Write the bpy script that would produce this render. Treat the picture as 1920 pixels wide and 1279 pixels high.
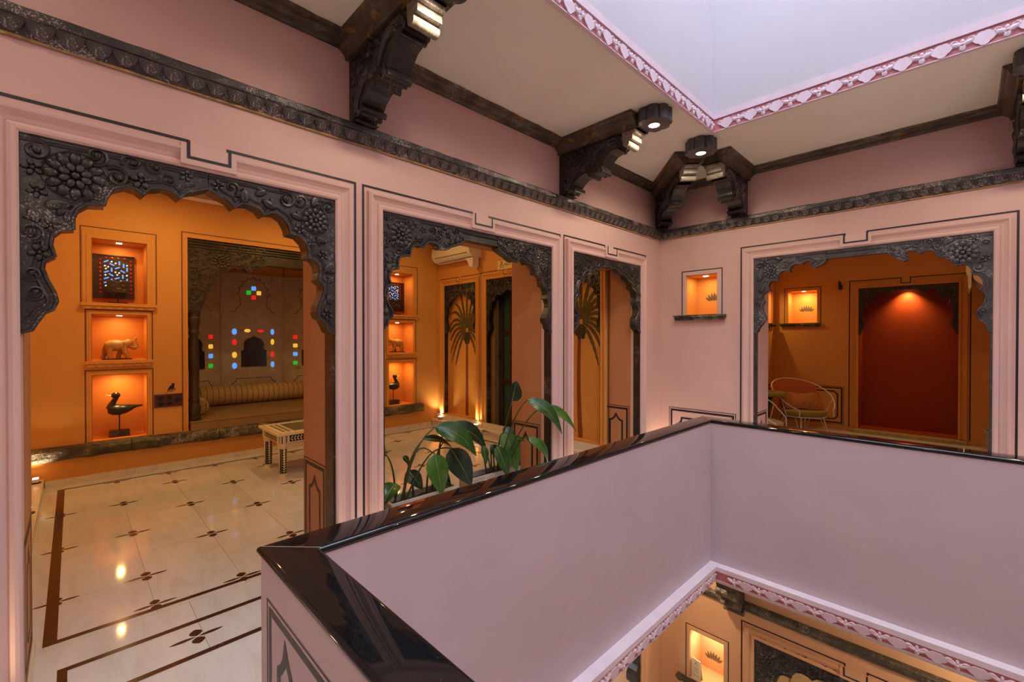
import bpy, bmesh, math, random
from mathutils import Vector, Matrix
random.seed(7)
PI = math.pi
for o in list(bpy.data.objects):
    bpy.data.objects.remove(o, do_unlink=True)
SC = bpy.context.scene
COL = SC.collection

# ------------------------------------------------------------------ camera, sky, exposure
cam = bpy.data.cameras.new('camera')
cam.sensor_width = 36.0
cam.lens = 837.1 / 1920 * 36.0
cam.clip_start = 0.02
camo = bpy.data.objects.new('camera', cam)
camo.location = (0, 0, 1.55)
camo.rotation_euler = (math.radians(90 - 0.454), 0, math.radians(45.442))
COL.objects.link(camo)
SC.camera = camo

SKY_STRENGTH = 9.0
WARM = (1.0, 0.60, 0.20)
wd = bpy.data.worlds.new('sky')
SC.world = wd
wd.use_nodes = True
bg = wd.node_tree.nodes['Background']
bg.inputs[0].default_value = (0.70, 0.85, 1.0, 1)      # even bright overcast sky above the light well
bg.inputs[1].default_value = SKY_STRENGTH
SC.view_settings.view_transform = 'Standard'
SC.view_settings.look = 'None'
SC.view_settings.gamma = 1.0
SC.view_settings.use_curve_mapping = False
SC.view_settings.exposure = 0.10
try:
    SC.cycles.max_bounces = 9
    SC.cycles.diffuse_bounces = 6
    SC.cycles.sample_clamp_indirect = 6.0
    SC.cycles.caustics_reflective = False
    SC.cycles.caustics_refractive = False
except Exception:
    pass

# ------------------------------------------------------------------ materials
def srgb(r, g, b):
    f = lambda c: (c / 255 / 12.92) if c / 255 <= 0.04045 else ((c / 255 + 0.055) / 1.055) ** 2.4
    return (f(r), f(g), f(b), 1)

class N:
    """small wrapper around a node tree"""
    def __init__(s, name):
        m = bpy.data.materials.new(name); m.use_nodes = True
        s.m = m; s.t = m.node_tree; s.b = s.t.nodes['Principled BSDF']
    def add(s, typ, **kw):
        n = s.t.nodes.new(typ)
        for k, v in kw.items():
            setattr(n, k, v)
        return n
    def link(s, a, b): s.t.links.new(a, b)
    def set(s, key, v): s.b.inputs[key].default_value = v
    def coords(s): return s.add('ShaderNodeTexCoord').outputs['Object']
    def noise(s, scale, detail=4, rough=0.55, vec=None, dist=0.0):
        n = s.add('ShaderNodeTexNoise'); n.inputs['Scale'].default_value = scale
        n.inputs['Detail'].default_value = detail; n.inputs['Roughness'].default_value = rough
        n.inputs['Distortion'].default_value = dist
        s.link(vec if vec is not None else s.coords(), n.inputs['Vector'])
        return n.outputs['Fac']
    def ramp(s, fac, stops):
        r = s.add('ShaderNodeValToRGB'); e = r.color_ramp.elements
        while len(e) < len(stops): e.new(0.5)
        for i, (p, c) in enumerate(stops):
            e[i].position = p; e[i].color = c
        s.link(fac, r.inputs[0]); return r.outputs[0]
    def mix(s, fac, a, b, blend='MIX'):
        n = s.add('ShaderNodeMix', data_type='RGBA', blend_type=blend)
        for key, v in ((0, fac), (6, a), (7, b)):
            if hasattr(v, 'is_linked'): s.link(v, n.inputs[key])
            else: n.inputs[key].default_value = v
        return n.outputs[2]
    def bump(s, h, strength=0.3, dist=0.01):
        n = s.add('ShaderNodeBump'); n.inputs['Strength'].default_value = strength
        n.inputs['Distance'].default_value = dist
        s.link(h, n.inputs['Height']); s.link(n.outputs[0], s.b.inputs['Normal'])

def mul(c, k): return (c[0] * k, c[1] * k, c[2] * k, 1)

def simple(name, c, rough=0.6, metal=0.0, emit=None, strength=0.0, var=0.0, scale=8.0, bump=0.0, coat=0.0, spec=0.5):
    n = N(name); n.set('Base Color', c); n.set('Roughness', rough); n.set('Metallic', metal)
    n.set('Specular IOR Level', spec)
    if coat: n.set('Coat Weight', coat); n.set('Coat Roughness', 0.05)
    if emit: n.set('Emission Color', emit); n.set('Emission Strength', strength)
    if var:
        n.link(n.ramp(n.noise(scale), [(0.3, mul(c, 1 - var)), (0.7, mul(c, 1 + var))]), n.b.inputs['Base Color'])
    if bump: n.bump(n.noise(scale * 6, 6), bump, 0.004)
    return n.m

def plaster(name, c, var=0.05, rough=0.55):
    n = N(name); n.set('Roughness', rough); n.set('Specular IOR Level', 0.25)
    big = n.ramp(n.noise(1.6, 5, 0.6), [(0.3, mul(c, 1 - var)), (0.7, mul(c, 1 + var))])
    n.link(big, n.b.inputs['Base Color'])
    n.bump(n.noise(9.0, 6, 0.6), 0.12, 0.006)
    return n.m

def old_wood(name, dark, lit, wear, amount=0.62, warm=None, rough_bump=0.38):
    """black painted carved wood: brown shows through, pale dust and chips of old paint"""
    n = N(name); n.set('Roughness', 0.36); n.set('Specular IOR Level', 0.6)
    c0 = n.ramp(n.noise(7, 6, 0.65), [(0.32, dark), (0.7, lit)])
    sp = n.noise(150, 2, 0.6); pt = n.noise(3.5, 5, 0.7)
    s2 = n.add('ShaderNodeMath', operation='MULTIPLY'); n.link(sp, s2.inputs[0]); n.link(pt, s2.inputs[1])
    k = n.ramp(s2.outputs[0], [(amount * 0.54, (0, 0, 0, 1)), (amount * 0.66, (1, 1, 1, 1))])
    c1 = n.mix(k, c0, wear)
    if warm is not None:
        kk = n.ramp(n.noise(5, 4, 0.6, dist=1.0), [(0.60, (0, 0, 0, 1)), (0.66, (1, 1, 1, 1))])
        c1 = n.mix(kk, c1, warm)
    n.link(c1, n.b.inputs['Base Color'])
    a = n.noise(30, 5, 0.6); n.bump(a, rough_bump, 0.008 if rough_bump < 0.6 else 0.02)
    return n.m

def marble(name, c, vein, rough=0.075):
    n = N(name); n.set('Roughness', rough); n.set('Specular IOR Level', 0.5)
    oi = n.add('ShaderNodeObjectInfo')
    vec = n.add('ShaderNodeVectorMath', operation='ADD'); n.link(n.coords(), vec.inputs[0])
    sc = n.add('ShaderNodeVectorMath', operation='SCALE'); sc.inputs[3].default_value = 40.0
    cm = n.add('ShaderNodeCombineXYZ')
    n.link(oi.outputs['Random'], cm.inputs[0]); n.link(oi.outputs['Random'], cm.inputs[2])
    n.link(cm.outputs[0], sc.inputs[0]); n.link(sc.outputs[0], vec.inputs[1])
    mp = n.add('ShaderNodeMapping'); mp.inputs['Scale'].default_value = (1.1, 4.5, 1); mp.inputs['Rotation'].default_value = (0, 0, 0.35)
    n.link(vec.outputs[0], mp.inputs[0])
    f = n.noise(2.2, 8, 0.62, mp.outputs[0], 0.8)
    base = n.ramp(f, [(0.22, vein), (0.50, c), (0.80, mul(c, 1.04))])
    t = n.ramp(oi.outputs['Random'], [(0.0, (0.90, 0.89, 0.88, 1)), (1.0, (1, 1, 1, 1))])
    n.link(n.mix(1.0, base, t, 'MULTIPLY'), n.b.inputs['Base Color'])
    return n.m

def granite():
    n = N('black_granite'); n.set('Roughness', 0.04); n.set('Specular IOR Level', 0.42)
    k = n.ramp(n.noise(160, 3, 0.8), [(0.62, (0.006, 0.006, 0.008, 1)), (0.80, (0.05, 0.055, 0.07, 1))])
    n.link(k, n.b.inputs['Base Color'])
    return n.m

PINK = (0.655, 0.445, 0.415, 1)
M = {}
M['pink'] = plaster('pink_plaster', PINK)
M['pink_frame'] = plaster('pink_moulding', (0.68, 0.47, 0.44, 1), 0.04)
M['parapet'] = plaster('parapet_pink', (0.565, 0.45, 0.485, 1), 0.05, 0.5)
M['sky_wall'] = plaster('pale_pink_upper_wall', (0.53, 0.47, 0.50, 1), 0.03)
M['trim_pale'] = simple('pale_pink_trim', srgb(216, 190, 198), 0.55, var=0.06)
M['trim_rose'] = simple('gap_shade_rose_trim', srgb(188, 112, 114), 0.6, var=0.1)  # rose paint, deepened by the shade of the carved gaps
M['ledge'] = simple('whitish_ledge', srgb(226, 208, 216), 0.5, var=0.05)
M['peach'] = plaster('peach_plaster', (0.68, 0.325, 0.085, 1), 0.05)
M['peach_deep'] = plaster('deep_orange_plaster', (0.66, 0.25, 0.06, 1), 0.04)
M['ceiling'] = plaster('ceiling_cream', (0.80, 0.76, 0.68, 1), 0.05)
M['peach_low'] = plaster('lower_peach_plaster', (0.62, 0.36, 0.20, 1), 0.05)
M['jamb'] = plaster('warm_lit_jamb_plaster', (0.46, 0.215, 0.105, 1), 0.05)  # pink jambs with the sitting room's warm light put into the colour
M['red'] = plaster('dark_red_plaster', (0.30, 0.036, 0.003, 1), 0.05)
M['wood'] = old_wood('carved_dark_wood', (0.0070, 0.0056, 0.0062, 1), (0.025, 0.020, 0.022, 1), (0.36, 0.32, 0.31, 1), 0.60)
M['wood_relief'] = old_wood('carved_dark_wood_relief', (0.011, 0.009, 0.0095, 1), (0.038, 0.031, 0.033, 1), (0.42, 0.37, 0.35, 1), 0.60)
M['wood_grey'] = old_wood('weathered_grey_wood', (0.022, 0.023, 0.028, 1), (0.085, 0.085, 0.098, 1), (0.42, 0.42, 0.45, 1), 0.61, None, 0.15)
M['wood_beam'] = old_wood('weathered_brown_beam', (0.030, 0.022, 0.014, 1), (0.115, 0.085, 0.06, 1), (0.36, 0.31, 0.25, 1), 0.60, (0.22, 0.12, 0.025, 1))
M['wood_brown'] = old_wood('brown_carved_wood', (0.022, 0.013, 0.006, 1), (0.060, 0.036, 0.016, 1), (0.22, 0.15, 0.08, 1), 0.70)
M['wood_pale'] = old_wood('pale_wood', (0.12, 0.09, 0.06, 1), (0.40, 0.36, 0.30, 1), (0.55, 0.52, 0.48, 1), 0.55)
M['cornice'] = old_wood('painted_cornice', (0.020, 0.018, 0.020, 1), (0.075, 0.066, 0.068, 1), (0.42, 0.38, 0.36, 1), 0.53)
M['old_gold'] = simple('old_ochre_paint', (0.42, 0.25, 0.09, 1), 0.7, var=0.4, scale=20)
M['granite'] = granite()
M['marble'] = marble('white_marble', (0.64, 0.635, 0.635, 1), (0.54, 0.52, 0.50, 1))
M['marble_edge'] = marble('cream_marble_edge', (0.72, 0.66, 0.56, 1), (0.55, 0.50, 0.42, 1), 0.25)
M['joint'] = simple('floor_joint', (0.40, 0.36, 0.31, 1), 0.6)
M['inlay'] = simple('brown_stone_inlay', (0.055, 0.018, 0.010, 1), 0.18, var=0.3, scale=25)
M['line'] = simple('black_painted_line', (0.016, 0.010, 0.018, 1), 0.45)
M['fine_line'] = simple('fine_maroon_line', (0.13, 0.045, 0.04, 1), 0.6)
M['stone'] = old_wood('dark_rough_stone', (0.020, 0.017, 0.012, 1), (0.10, 0.08, 0.05, 1), (0.50, 0.44, 0.34, 1), 0.56, None, 0.95)
M['sill'] = simple('ochre_stone_sill', (0.42, 0.29, 0.11, 1), 0.6, var=0.25, scale=14, bump=0.4)
M['lamp'] = simple('lamp_face', (1, 1, 1, 1), 0.5, emit=(1, 0.93, 0.82, 1), strength=14)
M['lamp_warm'] = simple('warm_lamp_face', (1, 1, 1, 1), 0.5, emit=(1, 0.74, 0.42, 1), strength=9)
M['metal_white'] = simple('white_enamel', (0.75, 0.72, 0.66, 1), 0.35)
M['ac'] = simple('cream_plastic', (0.74, 0.68, 0.55, 1), 0.4)
M['plate'] = simple('dark_red_switch_plate', (0.085, 0.016, 0.012, 1), 0.35)
M['black'] = simple('black_gloss', (0.012, 0.010, 0.010, 1), 0.3)
M['black_iron'] = simple('black_iron', (0.015, 0.012, 0.010, 1), 0.45)
M['duck'] = simple('dark_lacquered_wood', (0.022, 0.020, 0.016, 1), 0.28, var=0.3, scale=30)
M['bill'] = simple('pale_bill', (0.62, 0.50, 0.36, 1), 0.4)
M['elephant'] = simple('carved_tan_wood', (0.46, 0.26, 0.09, 1), 0.45, var=0.25, scale=40, bump=0.3)
M['book'] = old_wood('dark_carved_block', (0.018, 0.011, 0.008, 1), (0.06, 0.035, 0.02, 1), (0.40, 0.32, 0.20, 1), 0.62)
M['panel'] = simple('grey_olive_limewash', (0.56, 0.47, 0.32, 1), 0.28, var=0.16, scale=6, bump=0.15)
M['panel_edge'] = simple('pale_panel_edge', (0.52, 0.44, 0.31, 1), 0.5, var=0.1)
M['dark_glass'] = simple('dark_blue_glass', (0.012, 0.018, 0.022, 1), 0.12)
def pane(name, c): return simple(name, mul(c, 0.6), 0.15, emit=c, strength=1.0)  # the glow stands in for daylight behind the glass
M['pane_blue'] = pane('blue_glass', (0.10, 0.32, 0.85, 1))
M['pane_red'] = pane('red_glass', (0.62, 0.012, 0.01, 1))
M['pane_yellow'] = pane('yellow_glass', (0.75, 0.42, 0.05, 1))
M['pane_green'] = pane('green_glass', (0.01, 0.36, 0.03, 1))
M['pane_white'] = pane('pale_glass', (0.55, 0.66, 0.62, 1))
M['jali'] = old_wood('dark_jali_wood', (0.020, 0.006, 0.004, 1), (0.05, 0.016, 0.01, 1), (0.22, 0.10, 0.05, 1), 0.68)
M['mattress'] = simple('brown_cotton', (0.27, 0.16, 0.065, 1), 0.85, var=0.1, scale=5)
M['teal'] = simple('dark_teal_shutter', (0.012, 0.060, 0.055, 1), 0.5, var=0.2)
M['green_wood'] = simple('dark_blue_green_door', (0.012, 0.030, 0.032, 1), 0.5)
M['olive_wood'] = simple('olive_brown_jamb', (0.26, 0.17, 0.07, 1), 0.6, var=0.15)
M['palm_leaf'] = simple('mural_olive_paint', (0.10, 0.075, 0.022, 1), 0.7, var=0.3, scale=14)
M['palm_nut'] = simple('mural_dark_paint', (0.045, 0.032, 0.016, 1), 0.7, var=0.3, scale=30)
M['palm_trunk'] = simple('mural_red_brown_paint', (0.24, 0.050, 0.012, 1), 0.7, var=0.2, scale=30)
M['sign'] = simple('ochre_sign_board', (0.78, 0.60, 0.24, 1), 0.5)
M['card'] = simple('cream_card', (0.80, 0.72, 0.55, 1), 0.6)
M['lotus'] = simple('grey_brown_lotus_paint', (0.12, 0.085, 0.055, 1), 0.6)
M['pot'] = simple('grey_cement', (0.40, 0.36, 0.33, 1), 0.8, var=0.12, scale=10, bump=0.3)
M['pot_pink'] = simple('dusty_clay', (0.42, 0.28, 0.20, 1), 0.8, var=0.15, scale=10)
M['soil'] = simple('dark_soil', (0.050, 0.018, 0.012, 1), 0.95, var=0.5, scale=60, bump=0.9)
M['petiole'] = simple('dark_green_stem', (0.030, 0.045, 0.012, 1), 0.45)
def leafmat(name, c, c2):
    n = N(name); n.set('Roughness', 0.28); n.set('Specular IOR Level', 0.5)
    n.link(n.ramp(n.noise(16, 3, 0.5), [(0.3, c), (0.75, c2)]), n.b.inputs['Base Color'])
    return n.m
M['leaf'] = leafmat('leaf_green', (0.012, 0.050, 0.012, 1), (0.035, 0.115, 0.018, 1))
M['leaf_light'] = leafmat('leaf_fresh_green', (0.030, 0.10, 0.014, 1), (0.065, 0.18, 0.022, 1))
M['leaf_dark'] = leafmat('leaf_deep_green', (0.006, 0.016, 0.009, 1), (0.014, 0.040, 0.016, 1))
M['rib'] = simple('leaf_midrib', (0.17, 0.26, 0.07, 1), 0.4)
M['seat'] = simple('olive_velvet', (0.30, 0.23, 0.045, 1), 0.8, var=0.08)
M['seat_grey'] = simple('beige_grey_seat', (0.46, 0.40, 0.27, 1), 0.8, var=0.06)
M['cushion'] = simple('rust_velvet', (0.42, 0.16, 0.035, 1), 0.75, var=0.25, scale=18, bump=0.4)
M['cream_curtain'] = simple('cream_panel_paint', (0.62, 0.50, 0.30, 1), 0.6, var=0.08)
M['bone'] = simple('bone_inlay', (0.78, 0.66, 0.45, 1), 0.35, var=0.08, scale=30)
M['glass_top'] = simple('green_tinted_top', (0.13, 0.12, 0.05, 1), 0.06)
def herring():
    n = N('orange_herringbone'); n.set('Roughness', 0.85)
    w = n.add('ShaderNodeTexWave', wave_type='BANDS', bands_direction='DIAGONAL'); w.inputs['Scale'].default_value = 22
    w.inputs['Distortion'].default_value = 0.0
    n.link(n.coords(), w.inputs['Vector'])
    n.link(n.ramp(w.outputs['Fac'], [(0.35, (0.42, 0.045, 0.015, 1)), (0.65, (0.80, 0.30, 0.10, 1))]), n.b.inputs['Base Color'])
    return n.m
M['herring'] = herring()
def bolster_mat():
    n = N('striped_tan_cotton'); n.set('Roughness', 0.85)
    w = n.add('ShaderNodeTexWave', wave_type='BANDS', bands_direction='Y'); w.inputs['Scale'].default_value = 4.2
    n.link(n.coords(), w.inputs['Vector'])
    n.link(n.ramp(w.outputs['Fac'], [(0.0, (0.22, 0.13, 0.05, 1)), (0.035, (0.22, 0.13, 0.05, 1)), (0.06, (0.50, 0.34, 0.15, 1))]), n.b.inputs['Base Color'])
    return n.m
M['bolster'] = bolster_mat()

# ------------------------------------------------------------------ mesh helpers
class MB:
    def __init__(s): s.v = []; s.f = []
    def quad(s, a, b, c, d):
        i = len(s.v); s.v += [tuple(a), tuple(b), tuple(c), tuple(d)]; s.f.append((i, i + 1, i + 2, i + 3))
    def box(s, x0, x1, y0, y1, z0, z1):
        i = len(s.v)
        s.v += [(x, y, z) for z in (z0, z1) for y in (y0, y1) for x in (x0, x1)]
        s.f += [tuple(i + k for k in q) for q in ((0, 2, 3, 1), (4, 5, 7, 6), (0, 1, 5, 4), (2, 6, 7, 3), (0, 4, 6, 2), (1, 3, 7, 5))]
        return s
    def obox(s, m, u0, u1, v0, v1, d0, d1):
        i = len(s.v)
        s.v += [tuple(m(u, v, d)) for d in (d0, d1) for v in (v0, v1) for u in (u0, u1)]
        s.f += [tuple(i + k for k in q) for q in ((0, 2, 3, 1), (4, 5, 7, 6), (0, 1, 5, 4), (2, 6, 7, 3), (0, 4, 6, 2), (1, 3, 7, 5))]
        return s
    def prism(s, m, poly, d0, d1, back=True):
        n = len(poly); i = len(s.v)
        s.v += [tuple(m(u, v, d1)) for u, v in poly] + [tuple(m(u, v, d0)) for u, v in poly]
        s.f.append(tuple(range(i, i + n)))
        if back: s.f.append(tuple(range(i + 2 * n - 1, i + n - 1, -1)))
        for k in range(n):
            s.f.append((i + k, i + n + k, i + n + (k + 1) % n, i + (k + 1) % n))
        return s
    def tube(s, pts, rad, n=6, flat=1.0, cap=True, up=None):
        pts = [Vector(p) for p in pts]
        if not hasattr(rad, '__len__'): rad = [rad] * len(pts)
        i0 = len(s.v); prev = None
        for k, p in enumerate(pts):
            t = (pts[min(k + 1, len(pts) - 1)] - pts[max(k - 1, 0)])
            t = t.normalized() if t.length > 1e-9 else Vector((0, 0, 1))
            if prev is None:
                a = Vector(up) if up is not None else (Vector((0, 0, 1)) if abs(t.z) < 0.9 else Vector((1, 0, 0)))
            else: a = prev
            a = (a - t * a.dot(t))
            a = a.normalized() if a.length > 1e-6 else t.orthogonal().normalized()
            b = t.cross(a); prev = a
            for j in range(n):
                w = 2 * PI * j / n
                s.v.append(tuple(p + a * (math.cos(w) * rad[k] * flat) + b * (math.sin(w) * rad[k])))
        for k in range(len(pts) - 1):
            for j in range(n):
                s.f.append((i0 + k * n + j, i0 + k * n + (j + 1) % n, i0 + (k + 1) * n + (j + 1) % n, i0 + (k + 1) * n + j))
        if cap:
            s.f.append(tuple(i0 + j for j in reversed(range(n))))
            e = i0 + (len(pts) - 1) * n
            s.f.append(tuple(e + j for j in range(n)))
        return s
    def lathe(s, c, prof, n=16, ax=(0, 0, 1)):
        """prof: (radius, height) pairs along axis ax from point c"""
        c = Vector(c); a = Vector(ax).normalized(); e1 = a.orthogonal().normalized(); e2 = a.cross(e1)
        i0 = len(s.v)
        for r, h in prof:
            for j in range(n):
                w = 2 * PI * j / n
                s.v.append(tuple(c + a * h + (e1 * math.cos(w) + e2 * math.sin(w)) * max(r, 1e-4)))
        for k in range(len(prof) - 1):
            for j in range(n):
                s.f.append((i0 + k * n + j, i0 + k * n + (j + 1) % n, i0 + (k + 1) * n + (j + 1) % n, i0 + (k + 1) * n + j))
        s.f.append(tuple(i0 + j for j in reversed(range(n))))
        e = i0 + (len(prof) - 1) * n
        s.f.append(tuple(e + j for j in range(n)))
        return s
    def dome(s, m, cu, cv, a, b, ang, h, d0, n=10):
        i = len(s.v); ca, sa = math.cos(ang), math.sin(ang)
        for q, hh in ((1.0, 0.0), (0.72, 0.72)):
            for j in range(n):
                w = 2 * PI * j / n
                x, y = a * q * math.cos(w), b * q * math.sin(w)
                s.v.append(tuple(m(cu + x * ca - y * sa, cv + x * sa + y * ca, d0 + h * hh)))
        s.v.append(tuple(m(cu, cv, d0 + h)))
        for j in range(n):
            k = (j + 1) % n
            s.f.append((i + j, i + k, i + n + k, i + n + j)); s.f.append((i + n + j, i + n + k, i + 2 * n))
        return s
    def sphere(s, c, r, n=10, sc=(1, 1, 1)):
        prof = [(r * math.sin(PI * k / n), -r * math.cos(PI * k / n)) for k in range(n + 1)]
        i = len(s.v); s.lathe((0, 0, 0), prof, n + 4)
        for k in range(i, len(s.v)):
            p = s.v[k]; s.v[k] = (c[0] + p[0] * sc[0], c[1] + p[1] * sc[1], c[2] + p[2] * sc[2])
        return s

ORG = {}
def mk(name, mb, mat, parent=None, smooth=False, recalc=True):
    org = ORG.get(parent.as_pointer(), Vector((0, 0, 0))) if parent else Vector((0, 0, 0))
    me = bpy.data.meshes.new(name)
    me.from_pydata([tuple(Vector(p) - org) for p in mb.v], [], mb.f)
    if recalc:
        bm = bmesh.new(); bm.from_mesh(me)
        bmesh.ops.remove_doubles(bm, verts=bm.verts, dist=1e-5)
        bmesh.ops.recalc_face_normals(bm, faces=bm.faces)
        bm.to_mesh(me); bm.free()
    me.materials.append(M[mat] if isinstance(mat, str) else mat)
    if smooth:
        for p in me.polygons: p.use_smooth = True
        try: me.set_sharp_from_angle(angle=math.radians(42))
        except Exception: pass
    o = bpy.data.objects.new(name, me); COL.objects.link(o)
    if parent:
        o.parent = parent; ORG[o.as_pointer()] = org
    return o
def struct(name, mb, mat, smooth=False):
    o = mk(name, mb, mat, None, smooth); o['kind'] = 'structure'; return o
def thing(name, label, cat, loc, group=None):
    o = bpy.data.objects.new(name, None); COL.objects.link(o); o.empty_display_size = 0.05
    o.location = loc; o['label'] = label; o['category'] = cat
    if group: o['group'] = group
    ORG[o.as_pointer()] = Vector(loc); return o
def tag(o, label, cat, group=None):
    o['label'] = label; o['category'] = cat
    if group: o['group'] = group
    return o
def inst(src, name, loc, parent=None, rot=None, scale=None):
    """another object on the same mesh; loc in world"""
    o = src.copy(); o.name = name; COL.objects.link(o)
    org = ORG.get(parent.as_pointer(), Vector((0, 0, 0))) if parent else Vector((0, 0, 0))
    o.parent = parent; o.location = Vector(loc) - org
    if rot is not None: o.rotation_euler = rot
    if scale is not None: o.scale = scale
    return o
def copy_tree(o, loc, rotz=0.0, label=None, parent=None):
    c = o.copy(); COL.objects.link(c)
    if parent: c.parent = parent
    else:
        c.location = loc; c.rotation_euler = (0, 0, rotz)
        if label: c['label'] = label
    for ch in [q for q in bpy.data.objects if q.parent == o]: copy_tree(ch, None, parent=c)
    return c

# wall planes: (u along the wall, v up, d out of the wall)
WX, WY, AX, AY, RY3 = -2.64, 5.166, -6.62, 4.66, 9.2
ML = lambda u, v, d: Vector((WX + d, u, v))            # left wall of the corridor
MBK = lambda u, v, d: Vector((u, WY - d, v))           # far wall of the corridor
MA = lambda u, v, d: Vector((AX + d, u, v))            # back wall of the sitting room
MR = lambda u, v, d: Vector((u, AY - d, v))            # right wall of the sitting room
M3 = lambda u, v, d: Vector((u, RY3 - d, v))           # end wall of the far room
def face_my(c): return lambda u, v, d: Vector((u, c - d, v))
def face_py(c): return lambda u, v, d: Vector((u, c + d, v))
def face_px(c): return lambda u, v, d: Vector((c + d, u, v))
def flat(z): return lambda u, v, d: Vector((u, v, z + d))

def wallgrid(mb, m, u0, u1, v0, v1, holes, df, db):
    us = sorted({u0, u1, *[h[0] for h in holes], *[h[1] for h in holes]})
    vs = sorted({v0, v1, *[h[2] for h in holes], *[h[3] for h in holes]})
    us = [u for u in us if u0 <= u <= u1]; vs = [v for v in vs if v0 <= v <= v1]
    def solid(i, j):
        if i < 0 or j < 0 or i >= len(us) - 1 or j >= len(vs) - 1: return False
        a, b = (us[i] + us[i + 1]) / 2, (vs[j] + vs[j + 1]) / 2
        return not any(h[0] < a < h[1] and h[2] < b < h[3] for h in holes)
    for i in range(len(us) - 1):
        for j in range(len(vs) - 1):
            if not solid(i, j): continue
            a, b, c, d = us[i], us[i + 1], vs[j], vs[j + 1]
            mb.quad(m(a, c, df), m(b, c, df), m(b, d, df), m(a, d, df))
            mb.quad(m(a, c, db), m(a, d, db), m(b, d, db), m(b, c, db))
            for (ni, nj), (p, q) in (((i - 1, j), ((a, c), (a, d))), ((i + 1, j), ((b, c), (b, d))), ((i, j - 1), ((a, c), (b, c))), ((i, j + 1), ((a, d), (b, d)))):
                if not solid(ni, nj):
                    mb.quad(m(*p, df), m(*q, df), m(*q, db), m(*p, db))
    return mb

def ribbon(mb, m, pts, w, closed=False, d=0.0015):
    """a mitred painted band"""
    n = len(pts); P = [Vector((p[0], p[1])) for p in pts]; L, R = [], []
    for k in range(n):
        if closed: a, b, c = P[k - 1], P[k], P[(k + 1) % n]
        else: a, b, c = P[max(k - 1, 0)], P[k], P[min(k + 1, n - 1)]
        t1 = (b - a).normalized() if (b - a).length > 1e-9 else None
        t2 = (c - b).normalized() if (c - b).length > 1e-9 else None
        if t1 is None: t1 = t2
        if t2 is None: t2 = t1
        n1, n2 = Vector((-t1.y, t1.x)), Vector((-t2.y, t2.x))
        nn = n1 + n2
        nn = nn.normalized() if nn.length > 1e-6 else n1
        q = w / 2 / max(0.35, nn.dot(n1))
        L.append(b + nn * q); R.append(b - nn * q)
    for k in range(n if closed else n - 1):
        j = (k + 1) % n
        mb.quad(m(*L[k], d), m(*R[k], d), m(*R[j], d), m(*L[j], d))
    return mb

# ================================================================== THE SETTING
CZ = 3.336           # corridor ceiling
LZ = -4.10           # floor of the storey below
A1 = (-0.147, 1.116, -0.03, 2.365)
A2 = (1.424, 3.095, -0.03, 2.365)
A3 = (3.408, 4.673, -0.03, 2.372)
A4 = (-1.580, 0.151, -0.03, 2.385)
NB = (-2.314, -1.958, 1.812, 2.275)

# floors: a slab with a joint-coloured bed; marble tiles lie on it as parts
floor = struct('floor', MB().box(-8.6, -1.56, -1.8, 5.2, -0.55, -0.004).box(-1.56, 3.1, -1.8, 0.59, -0.55, -0.004)
               .box(-1.56, 3.1, 3.99, 9.6, -0.55, -0.004).box(-2.7, -1.56, 5.2, 9.6, -0.55, -0.004), 'joint')
def tile_run(xs, ys, mat='marble'):
    """marble tiles between the given joint positions"""
    for i in range(len(xs) - 1):
        for j in range(len(ys) - 1):
            if xs[i + 1] - xs[i] < 0.03 or ys[j + 1] - ys[j] < 0.03: continue
            g = 0.0012
            mk('marble_tile', MB().box(xs[i] + g, xs[i + 1] - g, ys[j] + g, ys[j + 1] - g, -0.012, 0.0), mat, floor)
# sitting room: 0.89 x 0.445 tiles in running bond; a flower inlay sits on every joint crossing
rows = [0.333 + 0.4445 * k for k in range(-1, 10)]
rows = [-0.33] + [r for r in rows if r > -0.3] + [4.66]
FL = []
for j in range(len(rows) - 1):
    y0, y1 = rows[j], rows[j + 1]
    ph = -5.944 if (round((y0 - 0.333) / 0.4445) % 2 == 0) else -5.944 + 0.445
    xs = [-6.62] + sorted([ph + 0.889 * k for k in range(-2, 5) if -6.55 < ph + 0.889 * k < -3.20]) + [-3.18]
    tile_run(xs, [y0, y1])
for k, y in enumerate(rows[1:-1]):
    ph = -5.944 if k % 2 == 0 else -5.944 + 0.445
    for q in range(-2, 5):
        x = ph + 0.889 * q
        if -6.40 < x < -3.26 and 0.0 < y < 4.4: FL.append((x, y))
# thresholds and corridors
tile_run([-3.18, -2.64], [-0.147, 0.48, 1.116]); tile_run([-3.18, -2.64], [1.424, 2.2, 3.095]); tile_run([-3.18, -2.64], [3.408, 4.0, 4.673])
tile_run([-2.64, -2.18, -1.70], [-1.7, -0.95, -0.05, 0.85, 1.75, 2.65, 3.55, 4.45, 5.16])
tile_run([-1.70, -0.8, 0.1, 1.0, 1.9, 3.0], [-1.7, -1.0, -0.3, 0.45]); tile_run([-1.70, -0.8, 0.1, 1.0, 1.9, 3.0], [4.11, 4.65, 5.16])
tile_run([-1.58, -0.7, 0.151], [5.166, 5.666]); tile_run([-2.46, -1.58, -0.69, 0.2, 0.42], [5.666, 6.1, 6.55, 7.0, 7.45, 7.9, 8.35, 8.8, 9.2])
Z = flat(0.0)
inl = MB()
for pts, w in (([(-6.43, -0.09), (-3.235, -0.09)], 0.052), ([(-6.43, 4.42), (-3.235, 4.42)], 0.052)):
    ribbon(inl, Z, pts, w, d=0.0012)
for pts, w in (([(-3.235, -0.116), (-3.235, 4.446)], 0.034), ([(-6.43, -0.116), (-6.43, 4.446)], 0.034)):
    ribbon(inl, Z, pts, w, d=0.0015)
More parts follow.
